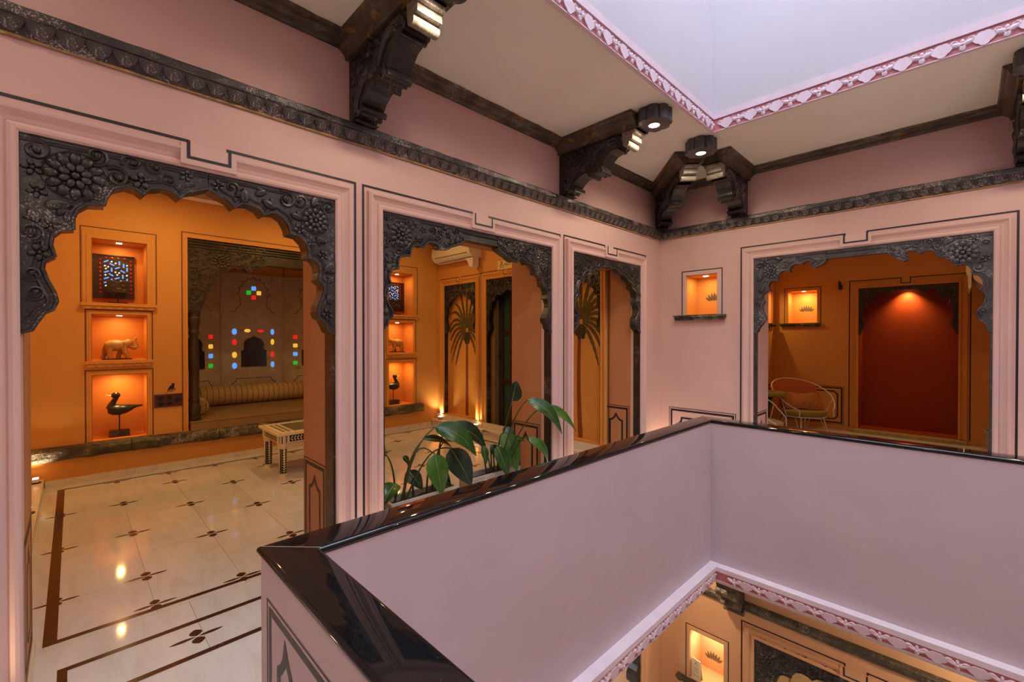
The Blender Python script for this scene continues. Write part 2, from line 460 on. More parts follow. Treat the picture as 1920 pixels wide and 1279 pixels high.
for a in (A1, A2, A3):
    y0, y1 = a[0] + 0.105, a[1] - 0.105
    ribbon(inl, Z, [(-2.937, y0), (-2.937, y1), (-2.622, y1), (-2.622, y0)], 0.034, True, d=0.0014)
mk('border_strip', inl, 'inlay', floor)
def flower_inlay(x, y, s=1.0):
    mb = MB()
    for a, l, w in ((0, 0.030, 0.027), (PI, 0.030, 0.027), (PI / 2, 0.105, 0.011), (-PI / 2, 0.105, 0.011)):
        c, sn = math.cos(a), math.sin(a)
        out = []
        n = 9
        for k in range(n):
            t = k / (n - 1); r = (0.006 + (l * 2 if l < 0.05 else l) * t) * s
            out.append((r, w * math.sin(PI * t) ** 0.8 * s))
        ring = out + [(r, -q) for r, q in reversed(out[1:-1])]
        mb.prism(Z, [(x + r * c - q * sn, y + r * sn + q * c) for r, q in ring], 0.0, 0.0014, False)
    return mb
for x, y in FL: mk('flower_inlay', flower_inlay(x, y), 'inlay', floor)
for y in (0.335, 1.222, 2.11, 3.0, 3.89): mk('flower_inlay', flower_inlay(-3.29, y, 0.9), 'inlay', floor)
for y in (0.775, 1.66, 2.55, 3.44): mk('flower_inlay', flower_inlay(-6.375, y, 0.9), 'inlay', floor)
for y in (0.452, 2.26, 4.04): mk('flower_inlay', flower_inlay(-2.785, y, 1.05), 'inlay', floor)
for x in (-5.5, -4.61, -3.72): mk('flower_inlay', flower_inlay(x, -0.075, 0.9), 'inlay', floor)

# corridor walls
wall_left = struct('wall_left', wallgrid(MB(), ML, -1.8, WY + 0.5, -0.02, CZ + 0.02, [A1, A2, A3], 0.0, -0.5), 'pink')
wall_back = struct('wall_back', wallgrid(MB(), MBK, WX - 0.0, 3.1, -0.02, CZ + 0.02, [A4, NB], 0.0, -0.5), 'pink')
wall_near = struct('wall_near', MB().box(-3.14, 3.3, -1.95, -1.8, -0.1, CZ), 'pink')
wall_right = struct('wall_right', MB().box(3.1, 3.3, -1.8, WY, -0.1, CZ), 'pink')
ceiling = struct('ceiling', MB().box(-3.2, -1.547, -1.95, WY + 0.1, CZ, CZ + 0.08).box(-1.56, 3.3, -1.95, 0.588, CZ, CZ + 0.16)
                 .box(-1.547, 3.3, 3.961, WY + 0.1, CZ, CZ + 0.08).box(1.77, 3.3, 0.588, 3.972, CZ, CZ + 0.16), 'ceiling')
# upper walls of the light well
struct('wall_well_left', MB().box(-1.74, -1.544, 0.4, 4.16, 3.42, 6.9), 'sky_wall')
struct('wall_well_back', MB().box(-1.544, 1.75, 3.958, 4.16, 3.42, 6.9), 'sky_wall')
struct('wall_well_near', MB().box(-1.544, 1.75, 0.4, 0.603, 3.42, 6.9), 'sky_wall')
struct('wall_well_right', MB().box(1.75, 1.95, 0.4, 4.16, 3.42, 6.9), 'sky_wall')
# sitting room
MC = 2.150
NICH = [(0.150, 0.617, 1.925, 2.625), (0.146, 0.616, 1.293, 1.806), (0.146, 0.614, 0.418, 1.142)]
mir = lambda h: (2 * MC - h[1], 2 * MC - h[0], h[2], h[3])
BAY = (0.998, 2 * MC - 0.998, 0.41, 2.762)
wall_sit_back = struct('wall_sitting_back', wallgrid(MB(), MA, -0.5, 5.2, -0.02, 3.30, NICH + [mir(h) for h in NICH] + [BAY], 0.0, -0.30), 'peach')
P1 = (-6.416, -5.556, 0.22, 2.448); DR = (-5.300, -4.360, 0.12, 2.458); P2 = (-3.870, -3.165, 0.22, 2.448)
wall_sit_right = struct('wall_sitting_right', wallgrid(MB(), MR, AX, -3.14, -0.02, 3.30, [P1, DR, P2], 0.0, -0.35), 'peach')
wall_sit_left = struct('wall_sitting_left', MB().box(AX, -3.14, -0.5, -0.33, -0.02, 3.3), 'peach')
struct('ceiling_sitting', MB().box(-8.7, -3.14, -0.5, 5.3, 3.22, 3.36), 'ceiling')
# far room
RR = (-1.232, -0.070, 0.06, 2.352); NF = (-2.250, -1.803, 1.803, 2.378); NL = (8.32, 8.98, 1.803, 2.378)
wall_far_end = struct('wall_far_end', wallgrid(MB(), M3, -2.46, 0.6, -0.02, 3.3, [RR, NF], 0.0, -0.40), 'peach')
wall_far_left = struct('wall_far_left', wallgrid(MB(), face_px(-2.46), 5.66, 9.6, -0.02, 3.3, [NL], 0.0, -0.35), 'peach')
wall_far_right = struct('wall_far_right', MB().box(0.46, 0.62, 5.66, 9.6, -0.02, 3.3), 'peach')
struct('ceiling_far', MB().box(-2.9, 0.7, 5.6, 9.7, 3.25, 3.4), 'ceiling')
# the storey below, seen down the well
LA = (-1.560, 0.170, LZ, -1.658); LN = (-2.258, -1.870, -2.46, -1.878); LL = (3.408, 4.690, LZ, -1.75)
wall_lower_back = struct('wall_lower_back', wallgrid(MB(), MBK, WX, 3.1, LZ - 0.02, -0.55, [LA, LN], 0.0, -0.5), 'peach_low')
wall_lower_left = struct('wall_lower_left', wallgrid(MB(), ML, -1.8, WY + 0.5, LZ - 0.02, -0.55, [LL], 0.0, -0.5), 'peach_low')
struct('floor_lower', MB().box(-6.0, 3.3, -1.8, 9.0, LZ - 0.15, LZ), 'marble')
struct('ceiling_lower', MB().box(-6.0, -1.56, -1.8, 9.0, -0.575, -0.551).box(-1.56, 3.3, 3.97, 9.0, -0.575, -0.551).box(-1.56, 3.3, -1.8, 0.59, -0.575, -0.551), 'ceiling')
struct('wall_lower_near', MB().box(-3.1, 3.3, -1.95, -1.8, LZ, -0.55), 'peach_low')
struct('wall_lower_right', MB().box(3.1, 3.3, -1.8, 9.0, LZ, -0.55), 'peach_low')
struct('wall_lower_room_left', MB().box(-6.2, -6.0, -1.8, 9.0, LZ, -0.55), 'peach_low')
wall_lower_room = struct('wall_lower_room_end', MB().box(-6.0, 3.3, 8.8, 9.0, LZ, -0.55), 'peach_low')

def lining(parent, m, h, depth, mat, name='niche_lining'):
    """five inner faces of a niche, a finger's breadth inside the wall opening"""
    u0, u1, v0, v1 = h; e = 0.002; mb = MB()
    a = (u0 + e, u1 - e, v0 + e, v1 - e)
    mb.obox(m, a[0], a[0] + 0.004, a[2], a[3], -depth, -0.001); mb.obox(m, a[1] - 0.004, a[1], a[2], a[3], -depth, -0.001)
    mb.obox(m, a[0], a[1], a[2], a[2] + 0.004, -depth, -0.001); mb.obox(m, a[0], a[1], a[3] - 0.004, a[3], -depth, -0.001)
    mb.obox(m, a[0] - 0.03, a[1] + 0.03, a[2] - 0.03, a[3] + 0.03, -depth - 0.03, -depth)
    return mk(name, mb, mat, parent)
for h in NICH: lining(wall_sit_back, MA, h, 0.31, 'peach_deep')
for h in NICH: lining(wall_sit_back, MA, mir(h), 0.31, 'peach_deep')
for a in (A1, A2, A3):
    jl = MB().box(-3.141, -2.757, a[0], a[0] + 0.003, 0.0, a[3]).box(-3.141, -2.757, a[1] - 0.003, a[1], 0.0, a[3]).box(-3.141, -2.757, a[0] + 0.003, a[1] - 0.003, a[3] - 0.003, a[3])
    mk('warm_lit_jamb_lining', jl, 'jamb', wall_left)  # thin plates carry the room's warm spill in their colour
lining(wall_back, MBK, NB, 0.30, 'peach'); lining(wall_far_end, M3, NF, 0.30, 'peach')
lining(wall_far_left, face_px(-2.46), NL, 0.30, 'peach'); lining(wall_lower_back, MBK, LN, 0.30, 'peach_low')
for p in (P1, P2): lining(wall_sit_right, MR, p, 0.11, 'peach', 'palm_recess_lining')
lining(wall_far_end, M3, RR, 0.36, 'red', 'red_recess_lining')

# ---------------------------------------------------------------- plaster frames, painted lines
PROF = [(0.0, 0.0), (0.0, 0.016), (0.008, 0.024), (0.020, 0.026), (0.032, 0.020), (0.037, 0.008), (0.041, 0.010), (0.056, 0.014), (0.070, 0.024), (0.080, 0.036), (0.092, 0.038), (0.096, 0.030), (0.101, 0.030), (0.104, 0.0)]
def door_frame(parent, m, a, mat='pink_frame', k=1.0, notch=True, line='line', lw=0.014, depth=1.0, nw=0.085):
    u0, u1, v0, v1 = a; mb = MB()
    P = [(r * k, d * depth) for r, d in PROF]
    paths = [[m(u0 - r, v0, d), m(u0 - r, v1 + r, d), m(u1 + r, v1 + r, d), m(u1 + r, v0, d)] for r, d in P]
    for p, q in zip(paths, paths[1:]):
        for j in range(3): mb.quad(p[j], p[j + 1], q[j + 1], q[j])
    mk('plaster_frame', mb, mat, parent)
    c = (u0 + u1) / 2; o = 0.128 * k
    if notch:
        tb = MB().obox(m, c - nw - 0.03, c + nw + 0.03, v1 + 0.012 * k, v1 + 0.112 * k, 0.0, 0.0385 * depth)
        mk('frame_key_block', tb, mat, parent)
        ln = ribbon(MB(), m, [(u0 - o, v0), (u0 - o, v1 + o + 0.006), (c - nw, v1 + o + 0.006), (c - nw, v1 + 0.112 * k)], lw)
        ribbon(ln, m, [(c + nw, v1 + 0.112 * k), (c + nw, v1 + o + 0.006), (u1 + o, v1 + o + 0.006), (u1 + o, v0)], lw)
        ribbon(ln, m, [(c - nw, v1 + 0.125 * k), (c - nw, v1 + 0.045 * k), (c + nw, v1 + 0.045 * k), (c + nw, v1 + 0.125 * k)], lw, d=0.0385 * depth + 0.0015)
    else:
        ln = ribbon(MB(), m, [(u0 - o, v0), (u0 - o, v1 + o), (u1 + o, v1 + o), (u1 + o, v0)], lw)
    mk('painted_line', ln, line, parent)
for a in (A1, A2, A3): door_frame(wall_left, ML, a)
door_frame(wall_back, MBK, A4)
for a in (P1, P2): door_frame(wall_sit_right, MR, a, 'peach', 0.9, True, 'fine_line', 0.012, nw=0.04)
door_frame(wall_sit_right, MR, DR, 'peach', 0.9, True, 'fine_line', 0.012, nw=0.05)
door_frame(wall_far_end, M3, RR, 'peach', 0.95, True, 'line', 0.014, nw=0.055)
door_frame(wall_lower_back, MBK, LA, 'peach_low'); door_frame(wall_lower_left, ML, LL, 'peach_low')
# small frames round niches with their black line (top and sides only)
def niche_frame(parent, m, h, w, line, mat, lw=0.008, ext=0.0, low=0.0):
    u0, u1, v0, v1 = h; mb = MB()
    P = [(0.0, 0.0), (0.0, 0.012), (w * 0.5, 0.012), (w * 0.55, 0.007), (w * 0.9, 0.007), (w, 0.0)]
    paths = [[m(u0 - r, v0, d), m(u0 - r, v1 + r, d), m(u1 + r, v1 + r, d), m(u1 + r, v0, d)] for r, d in P]
    for p, q in zip(paths, paths[1:]):
        for j in range(3): mb.quad(p[j], p[j + 1], q[j + 1], q[j])
    mk('niche_moulding', mb, mat, parent)
    o = w + 0.006
    mk('painted_line', ribbon(MB(), m, [(u0 - o, v0 - low), (u0 - o, v1 + o + ext), (u1 + o, v1 + o + ext), (u1 + o, v0 - low)], lw), line, parent)
for H in (NICH, [mir(h) for h in NICH]):
    niche_frame(wall_sit_back, MA, H[0], 0.078, 'fine_line', 'peach', 0.010, 0.035)
    niche_frame(wall_sit_back, MA, H[1], 0.040, 'fine_line', 'peach', 0.010)
    niche_frame(wall_sit_back, MA, H[2], 0.044, 'fine_line', 'peach', 0.010)
    for k, (h, e) in enumerate(((H[0], 0.085), (H[1], 0.050))):
        sh = MB().obox(MA, h[0] - e, h[1] + e, h[2] - 0.030, h[2] + 0.002, 0.0, 0.052).obox(MA, h[0] - e + 0.01, h[1] + e - 0.01, h[2] - 0.062, h[2] - 0.030, 0.0, 0.032)
        s = mk('niche_shelf', sh, 'peach', wall_sit_back)
        n = 7; wd_ = (h[1] - h[0] + 2 * e - 0.02) / n
        for i in range(n):
            c = h[0] - e + 0.01 + wd_ * (i + 0.5)
            mk('scallop', MB().dome(MA, c, h[2] - 0.046, wd_ * 0.46, 0.020, 0, 0.012, 0.031), 'peach', s)
niche_frame(wall_back, MBK, NB, 0.045, 'line', 'pink_frame', 0.010)
niche_frame(wall_far_end, M3, NF, 0.046, 'line', 'peach', 0.010)
niche_frame(wall_lower_back, MBK, LN, 0.040, 'line', 'peach_low', 0.010)
mk('painted_line', ribbon(MB(), MA, [(BAY[0] - 0.055, 0.425), (BAY[0] - 0.055, 2.823), (BAY[1] + 0.055, 2.823), (BAY[1] + 0.055, 0.425)], 0.010), 'fine_line', wall_sit_back)
niche_frame(wall_sit_back, MA, BAY, 0.045, 'peach', 'peach', 0.001)

# ---------------------------------------------------------------- dado panels painted on walls and jambs
def lancet(c, v0, v1, w, sh):
    return [(c - w, v0 + sh * 0.4), (c - w, v1 - sh), (c - w * 0.62, v1 - sh * 0.86), (c - w * 0.30, v1 - sh * 0.55), (c, v1), (c + w * 0.30, v1 - sh * 0.55),
            (c + w * 0.62, v1 - sh * 0.86), (c + w, v1 - sh), (c + w, v0 + sh * 0.4), (c + w * 0.5, v0)  , (c - w * 0.5, v0)]
def dado(parent, m, u0, u1, v0, v1, motif='lancet', mat='line', mw=0.024):
    mb = MB()
    ribbon(mb, m, [(u0, v0), (u1, v0), (u1, v1), (u0, v1)], 0.007, True)
    ribbon(mb, m, [(u0 + 0.028, v0 + 0.028), (u1 - 0.028, v0 + 0.028), (u1 - 0.028, v1 - 0.028), (u0 + 0.028, v1 - 0.028)], 0.023, True)
    c = (u0 + u1) / 2
    if motif == 'lancet':
        ribbon(mb, m, lancet(c, v0 + 0.10, v1 - 0.105, min(0.085, (u1 - u0) * 0.25), 0.075), mw, True)
    elif motif == 'wide':
        w = (u1 - u0) / 2 - 0.095
        ribbon(mb, m, [(c - w, v0 + 0.1), (c - w, v1 - 0.20), (c - w + 0.03, v1 - 0.185), (c - w + 0.055, v1 - 0.15), (c - w + 0.06, v1 - 0.115), (c + w - 0.06, v1 - 0.115), (c + w - 0.055, v1 - 0.15), (c + w - 0.03, v1 - 0.185), (c + w, v1 - 0.20), (c + w, v0 + 0.1)], 0.022, True)
    elif motif == 'octagon':
        k = 0.085; a, b, e, f = u0 + k, u1 - k, v0 + k, v1 - k; q = 0.05
        ribbon(mb, m, [(a + q, e), (b - q, e), (b, e + q), (b, f - q), (b - q, f), (a + q, f), (a, f - q), (a, e + q)], 0.020, True)
    mk('painted_panel', mb, mat, parent)
dado(wall_left, face_my(A1[1] - 0.003), -3.130, -2.776, 0.10, 0.748); dado(wall_left, face_my(A2[1] - 0.003), -3.130, -2.776, 0.10, 0.735); dado(wall_left, face_my(A3[1] - 0.003), -3.130, -2.776, 0.10, 0.733)
dado(wall_left, face_py(A1[0] + 0.003), -3.100, -2.700, 0.13, 0.720)
dado(wall_back, MBK, -2.520, -1.758, 0.10, 0.708, 'wide')
dado(wall_back, face_px(A4[0]), 5.240, 5.610, 0.10, 0.730)
dado(wall_far_end, M3, -2.36, -1.424, 0.085, 0.725, 'octagon')
dado(wall_far_left, face_px(-2.46), 7.6, 9.05, 0.085, 0.725, 'octagon')

# ---------------------------------------------------------------- parapet, granite coping, ledge
parapet = struct('parapet', MB().box(-1.695, -1.552, 0.458, 4.098, -0.404, 0.802).box(-1.552, 1.9, 3.966, 4.098, -0.404, 0.802)
                 .box(-1.552, 1.9, 0.458, 0.595, -0.404, 0.802).box(1.757, 1.9, 0.595, 3.966, -0.404, 0.802), 'parapet')
dado(parapet, face_my(0.458), -1.625, -0.55, 0.06, 0.680, 'none')
pm = MB(); c0 = -1.09
ribbon(pm, face_my(0.458), [(-1.512, 0.14), (-1.512, 0.500), (-1.487, 0.517), (-1.462, 0.548), (-1.450, 0.590)] + [(-1.432, 0.560), (-1.40, 0.524), (-1.372, 0.505), (-1.372, 0.14)], 0.030, True)
mk('painted_panel', pm, 'line', parapet)
coping = thing('granite_coping', 'polished black granite coping along the top of the pink parapet', 'coping', (-1.6, 2.2, 0.802))
def cop(p_in, p_out, name='granite_slab'):
    """p_in / p_out: end points of the inner and the outer edge"""
    mb = MB(); r = 0.0145; pr = []
    for k in range(9): a = -PI / 2 - PI * k / 8; pr.append((r + r * math.cos(a), 0.8165 + r * math.sin(a)))
    w = (Vector(p_out[0]) - Vector(p_in[0])).length
    prof = [(t, z, 0) for t, z in pr] + [(t, z, 1) for t, z in [(-(r + r * math.cos(-PI / 2 - PI * k / 8)), 0.8165 + r * math.sin(-PI / 2 - PI * k / 8)) for k in range(8, -1, -1)]]
    i = 0; n = len(prof)
    for e in (0, 1):
        a, b = Vector(p_in[e] + (0,)), Vector(p_out[e] + (0,)); dirn = (b - a).normalized(); L = (b - a).length
        # straight width along the mitre: scale offsets by the mitre length
        W = abs((Vector(p_out[0] + (0,)) - Vector(p_in[0] + (0,))).length)
        for t, z, side in prof:
            base = a if side == 0 else b
            mb.v.append(tuple(base + dirn * t * (L / 0.155 if L > 0.16 else 1.0) + Vector((0, 0, z))))
    for k in range(n):
        j = (k + 1) % n
        mb.f.append((k, j, n + j, n + k))
    mb.f.append(tuple(range(n))); mb.f.append(tuple(range(2 * n - 1, n - 1, -1)))
    return mk(name, mb, 'granite', coping, True)
I0, O0 = (-1.545, 0.603), (-1.709, 0.447); I1, O1 = (-1.545, 3.958), (-1.700, 4.122)
g = 0.0012
cop([(I0[0], I0[1] + g), (I1[0], I1[1] - g)], [(O0[0], O0[1] + g), (O1[0], O1[1] - g)])
cop([(1.75, 0.603), (I0[0] + g, I0[1])], [(1.91, 0.447), (O0[0] + g, O0[1])])
cop([(I1[0] + g, I1[1]), (-0.004, 3.958)], [(O1[0] + g, O1[1]), (-0.004, 4.122)])
cop([(-0.002, 3.958), (1.75, 3.958)], [(-0.002, 4.122), (1.91, 4.122)])
cop([(1.75, 3.956), (1.75, 0.605)], [(1.91, 4.12), (1.91, 0.45)])
# pale joints between the slabs
jt = MB()
for a_, b_ in ((I0, O0), (I1, O1), ((-0.003, 3.958), (-0.003, 4.122))): mk('joint_filler', ribbon(MB(), flat(0.8312), [a_, b_], 0.0028, d=0.0003), 'joint', coping)

def pink_trim(name, xi, yi, z0, z1, fascia, below):
    """carved band round the well: rose ground deepened by painted gap shade, pale fascia; leaf scrolls and flowers are parts"""
    back = 0.070 if below else 0.018
    t = struct(name, MB().box(xi - back, xi, 0.603, yi, z0, z1).box(xi - back, 1.75, yi, yi + back, z0, z1), 'trim_rose')
    mk('soffit', MB().box(xi - back, xi, 0.603, yi, z0 - 0.003, z0).box(xi - back, 1.75, yi, yi + back, z0 - 0.003, z0), 'trim_pale', t)
    f = MB()
    f.box(xi - back, xi + fascia[2], 0.603, yi - fascia[2], fascia[0], fascia[1]).box(xi - back, 1.75, yi - fascia[2], yi + back, fascia[0], fascia[1])
    mk('fascia', f, 'ledge' if below else 'trim_pale', t)
    h = z1 - z0
    rim = MB().box(xi, xi + 0.006, 0.603, yi, z0, z0 + 0.006).box(xi, 1.75, yi - 0.006, yi, z0, z0 + 0.006)
    mk('edge_fillet', rim, 'trim_pale', t)
    s = h / 0.105
    def leaf_poly():
        half = [(0.0, 0.004), (0.016, 0.010), (0.024, 0.022), (0.038, 0.030), (0.050, 0.046), (0.066, 0.052), (0.073, 0.066), (0.068, 0.082), (0.055, 0.090), (0.043, 0.086), (0.036, 0.076), (0.024, 0.090), (0.012, 0.094), (0.0, 0.090)]
        return [(u, v * s) for u, v in half] + [(-u, v * s) for u, v in reversed(half[1:-1])]
    def petals(mb, m, u, v):
        for a, l, w in ((0.35, 0.033, 0.019), (PI - 0.35, 0.033, 0.019), (-PI / 2, 0.026, 0.019), (PI / 2, 0.018, 0.013)):
            mb.dome(m, u + 0.027 * math.cos(a), v + 0.020 * s * math.sin(a), l, w * s, a, 0.016, 0.001, 8)
        mb.dome(m, u, v, 0.011, 0.011 * s, 0, 0.020, 0.004, 8)
    mx = lambda u, v, dd: Vector((xi + dd, u, v)); my = lambda u, v, dd: Vector((u, yi - dd, v))
    first = [None, None]
    for kind, m, lo, hi, st in ((0, mx, 0.66, yi - 0.02, 2.041), (1, my, xi + 0.02, 1.72, -0.397)):
        k0 = math.ceil((lo - st) / 0.187); k1 = math.floor((hi - st) / 0.187)
        fl = lf = None
        for k in range(k0 - 1, k1 + 1):
            u = st + 0.187 * k
            if u > lo + 0.03:
                if fl is None:
                    mb = MB(); petals(mb, m, u, z0 + h * 0.48); fl = mk('carved_flower', mb, 'trim_pale', t); fu = u
                else: inst(fl, 'carved_flower', (m(u, 0, 0) - m(fu, 0, 0)), t)
            c = u + 0.0935
            if lo + 0.05 < c < hi - 0.04:
                if lf is None:
                    mb = MB().prism(lambda a, b, dd: m(a, z0 + b, dd), [(c + p[0], p[1]) for p in leaf_poly()], 0.0, 0.010, False)
                    for sg in (-1, 1):
                        pts = [m(c + sg * (0.052 + (0.021 - 0.0035 * q) * math.cos(q * 0.75)), z0 + (0.070 + (0.019 - 0.003 * q) * math.sin(q * 0.75)) * s, 0.010) for q in range(7)]
                        mb.tube(pts, 0.0045, 5)
                    lf = mk('carved_scroll', mb, 'trim_pale', t, False); lu = c
                else: inst(lf, 'carved_scroll', (m(c, 0, 0) - m(lu, 0, 0)), t)
    return t
pink_trim('trim_1', -1.538, 3.952, 3.318, 3.420, (3.424, 3.474, 0.010), False)
pink_trim('trim_2', -1.482, 3.896, -0.516, -0.438, (-0.437, -0.400, 0.006), True)

# ---------------------------------------------------------------- black leaf cornices and ceiling mouldings
def cornice(name, m, u0, u1, zb, mat='cornice', gold=True, n_every=0.0855, leaves=True):
    prof = [(0.0, zb), (0.012, zb), (0.018, zb + 0.004), (0.040, zb + 0.054), (0.062, zb + 0.058), (0.066, zb + 0.064), (0.066, zb + 0.092), (0.058, zb + 0.100), (0.0, zb + 0.104)]
    mb = MB()
    step = 0.10; n = max(2, int((u1 - u0) / step)); rnd = random.Random(5)
    rows_ = []
    for i in range(n + 1):
        u = u0 + (u1 - u0) * i / n
        rows_.append([m(u, z + rnd.uniform(-0.003, 0.003) * (d > 0), d + rnd.uniform(-0.003, 0.002) * (d > 0)) for d, z in prof])
    for a, b in zip(rows_, rows_[1:]):
        for j in range(len(prof) - 1): mb.quad(a[j], a[j + 1], b[j + 1], b[j])
    t = struct(name, mb, mat)
    if gold:
        gm = ribbon(MB(), m, [(u0, zb - 0.004), (u1, zb - 0.004)], 0.012, d=0.012); mk('ochre_edge', gm, 'old_gold', t)
    if leaves:
        tilt = lambda cu: (lambda u, v, d: m(cu + u, zb + 0.006 + v, 0.020 + v * 0.42 + d))
        k = int((u1 - u0) / n_every); first = None
        for i in range(k):
            c = u0 + n_every * (i + 0.5)
            if first is None:
                pts = [(-0.043, 0.050), (-0.041, 0.034), (-0.032, 0.016), (-0.016, 0.004), (0, 0.0), (0.016, 0.004), (0.032, 0.016), (0.041, 0.034), (0.043, 0.050)]
                b = MB().prism(tilt(c), pts, 0.0, 0.014, False); b.dome(tilt(c), 0.0, 0.028, 0.034, 0.023, 0, 0.004, 0.013, 8)
                first = mk('carved_leaf', b, mat, t); fc = c
            else: inst(first, 'carved_leaf', m(c, 0, 0) - m(fc, 0, 0), t)
    return t
cornice('trim_3', ML, -1.75, WY - 0.03, 2.742)
cornice('trim_4', MBK, WX + 0.03, 3.05, 2.744)
cornice('trim_5', MBK, WX + 0.03, 3.05, -1.40, 'stone', True, 0.0855, False)
def moulding(name, m, u0, u1, zc, mat='wood_beam', w=0.115, hgt=0.058):
    prof = [(0.0, zc - hgt), (0.020, zc - hgt), (0.030, zc - hgt * 0.72), (0.070, zc - hgt * 0.45), (0.078, zc - hgt * 0.30), (w - 0.008, zc - hgt * 0.24), (w, zc - 0.001), (0.0, zc - 0.001)]
    mb = MB(); rnd = random.Random(3); n = max(2, int((u1 - u0) / 0.09)); rows_ = []
    for i in range(n + 1):
        u = u0 + (u1 - u0) * i / n
        rows_.append([m(u, z + (rnd.uniform(-0.004, 0.003) if 0 < j < 6 else 0), d + (rnd.uniform(-0.006, 0.004) if d > 0 else 0)) for j, (d, z) in enumerate(prof)])
    for a, b in zip(rows_, rows_[1:]):
        for j in range(len(prof) - 1): mb.quad(a[j], a[j + 1], b[j + 1], b[j])
    return struct(name, mb, mat)
moulding('trim_6', ML, -1.75, WY, CZ); moulding('trim_7', MBK, WX, 3.05, CZ)
struct('baseboard_left', MB().box(WX, WX + 0.018, -1.8, A1[0] - 0.11, 0, 0.09).box(WX - 0.5, WX - 0.12, A1[0], A1[0] + 0.012, 0, 0.09)
       .box(WX - 0.5, WX - 0.12, A1[1] - 0.012, A1[1], 0, 0.09), 'marble_edge')

# ================================================================== CARVED ARCHES AND BRACKETS
H1 = [(0, 1.57), (.03, 1.58), (.045, 1.612), (.065, 1.65), (.09, 1.665), (.102, 1.70), (.095, 1.735), (.075, 1.785), (.062, 1.83), (.066, 1.862), (.098, 1.886),
      (.086, 1.93), (.091, 1.972), (.115, 2.0), (.154, 2.008), (.152, 2.05), (.166, 2.092), (.198, 2.122), (.25, 2.128), (.256, 2.162), (.28, 2.207), (.319, 2.228), (.354, 2.223), (.38, 2.203),
      (.407, 2.237), (.449, 2.249), (.487, 2.245), (.517, 2.218), (.545, 2.250), (.585, 2.266), (.632, 2.288)]
H2 = [(0, 1.60), (.034, 1.636), (.037, 1.662), (.068, 1.690), (.072, 1.722), (.045, 1.763), (.018, 1.82), (.015, 1.852), (.031, 1.889), (.062, 1.90), (.046, 1.933), (.049, 1.967), (.072, 2.0), (.113, 2.009),
      (.113, 2.052), (.125, 2.083), (.158, 2.10), (.204, 2.103), (.206, 2.140), (.226, 2.173), (.266, 2.188), (.309, 2.176), (.335, 2.205), (.366, 2.222), (.405, 2.222), (.434, 2.210), (.434, 2.192), (.458, 2.182), (.492, 2.186), (.520, 2.198), (.548, 2.216), (.590, 2.230), (.64, 2.252), (.70, 2.268), (.8355, 2.270)]
H3 = [(0, 1.604), (.085, 1.665), (.098, 1.70), (.098, 1.763), (.060, 1.80), (.040, 1.865), (.060, 1.92), (.099, 1.962), (.082, 2.01), (.090, 2.06), (.125, 2.09), (.176, 2.106), (.178, 2.145), (.205, 2.172), (.245, 2.186), (.287, 2.185), (.30, 2.22), (.345, 2.241), (.39, 2.252), (.431, 2.248), (.45, 2.272), (.49, 2.286), (.54, 2.292), (.585, 2.286), (.605, 2.298), (.6325, 2.306)]
H4 = [(0, 1.593), (.031, 1.61), (.038, 1.643), (.076, 1.693), (.11, 1.742), (.102, 1.775), (.076, 1.826), (.070, 1.876), (.094, 1.929), (.075, 1.959), (.077, 2.0), (.115, 2.033), (.157, 2.036), (.135, 2.071), (.138, 2.112), (.168, 2.140), (.23, 2.136), (.212, 2.163), (.224, 2.207), (.260, 2.232), (.301, 2.234), (.336, 2.211), (.328, 2.24), (.346, 2.276), (.386, 2.295), (.432, 2.283), (.465, 2.305), (.500, 2.307), (.524, 2.286), (.514, 2.258), (.540, 2.234), (.577, 2.247), (.609, 2.262), (.66, 2.296), (.72, 2.300), (.8655, 2.300)]

H4R = [(0, 1.592), (.027, 1.607), (.032, 1.658), (.078, 1.702), (.088, 1.747), (.073, 1.783), (.043, 1.832), (.038, 1.885), (.071, 1.933), (.046, 1.963), (.050, 2.010), (.075, 2.050), (.112, 2.062), (.116, 2.100), (.138, 2.138), (.173, 2.150), (.21, 2.139), (.214, 2.175), (.230, 2.206), (.265, 2.230), (.311, 2.219), (.322, 2.258), (.348, 2.283), (.388, 2.293), (.425, 2.268), (.457, 2.303), (.505, 2.304), (.528, 2.281), (.506, 2.256), (.506, 2.228), (.530, 2.218), (.576, 2.245), (.607, 2.281), (.66, 2.296), (.72, 2.300), (.8655, 2.300)]
def inside(poly, x, y):
    c = False; n = len(poly)
    for i in range(n):
        (x1, y1), (x2, y2) = poly[i], poly[i - 1]
        if (y1 > y) != (y2 > y) and x < (x2 - x1) * (y - y1) / (y2 - y1) + x1: c = not c
    return c
def edge_dist(poly, x, y):
    b = 9.0; n = len(poly)
    for i in range(n):
        (x1, y1), (x2, y2) = poly[i], poly[i - 1]; dx, dy = x2 - x1, y2 - y1
        L = dx * dx + dy * dy
        t = 0 if L < 1e-12 else max(0, min(1, ((x - x1) * dx + (y - y1) * dy) / L))
        b = min(b, math.hypot(x - x1 - t * dx, y - y1 - t * dy))
    return b
def spiral(mb, m, u, v, r, a0, turns, sgn, rad, d0, tail=0.0):
    n = int(9 * turns) + 4; pts = []
    for k in range(n + 1):
        t = k / n; q = r * (1 - 0.86 * t); a = a0 + sgn * turns * 2 * PI * t
        pts.append(m(u + q * math.cos(a), v + q * math.sin(a), d0))
    mb.tube(pts, [rad * (1 - 0.35 * k / n) for k in range(n + 1)], 5)
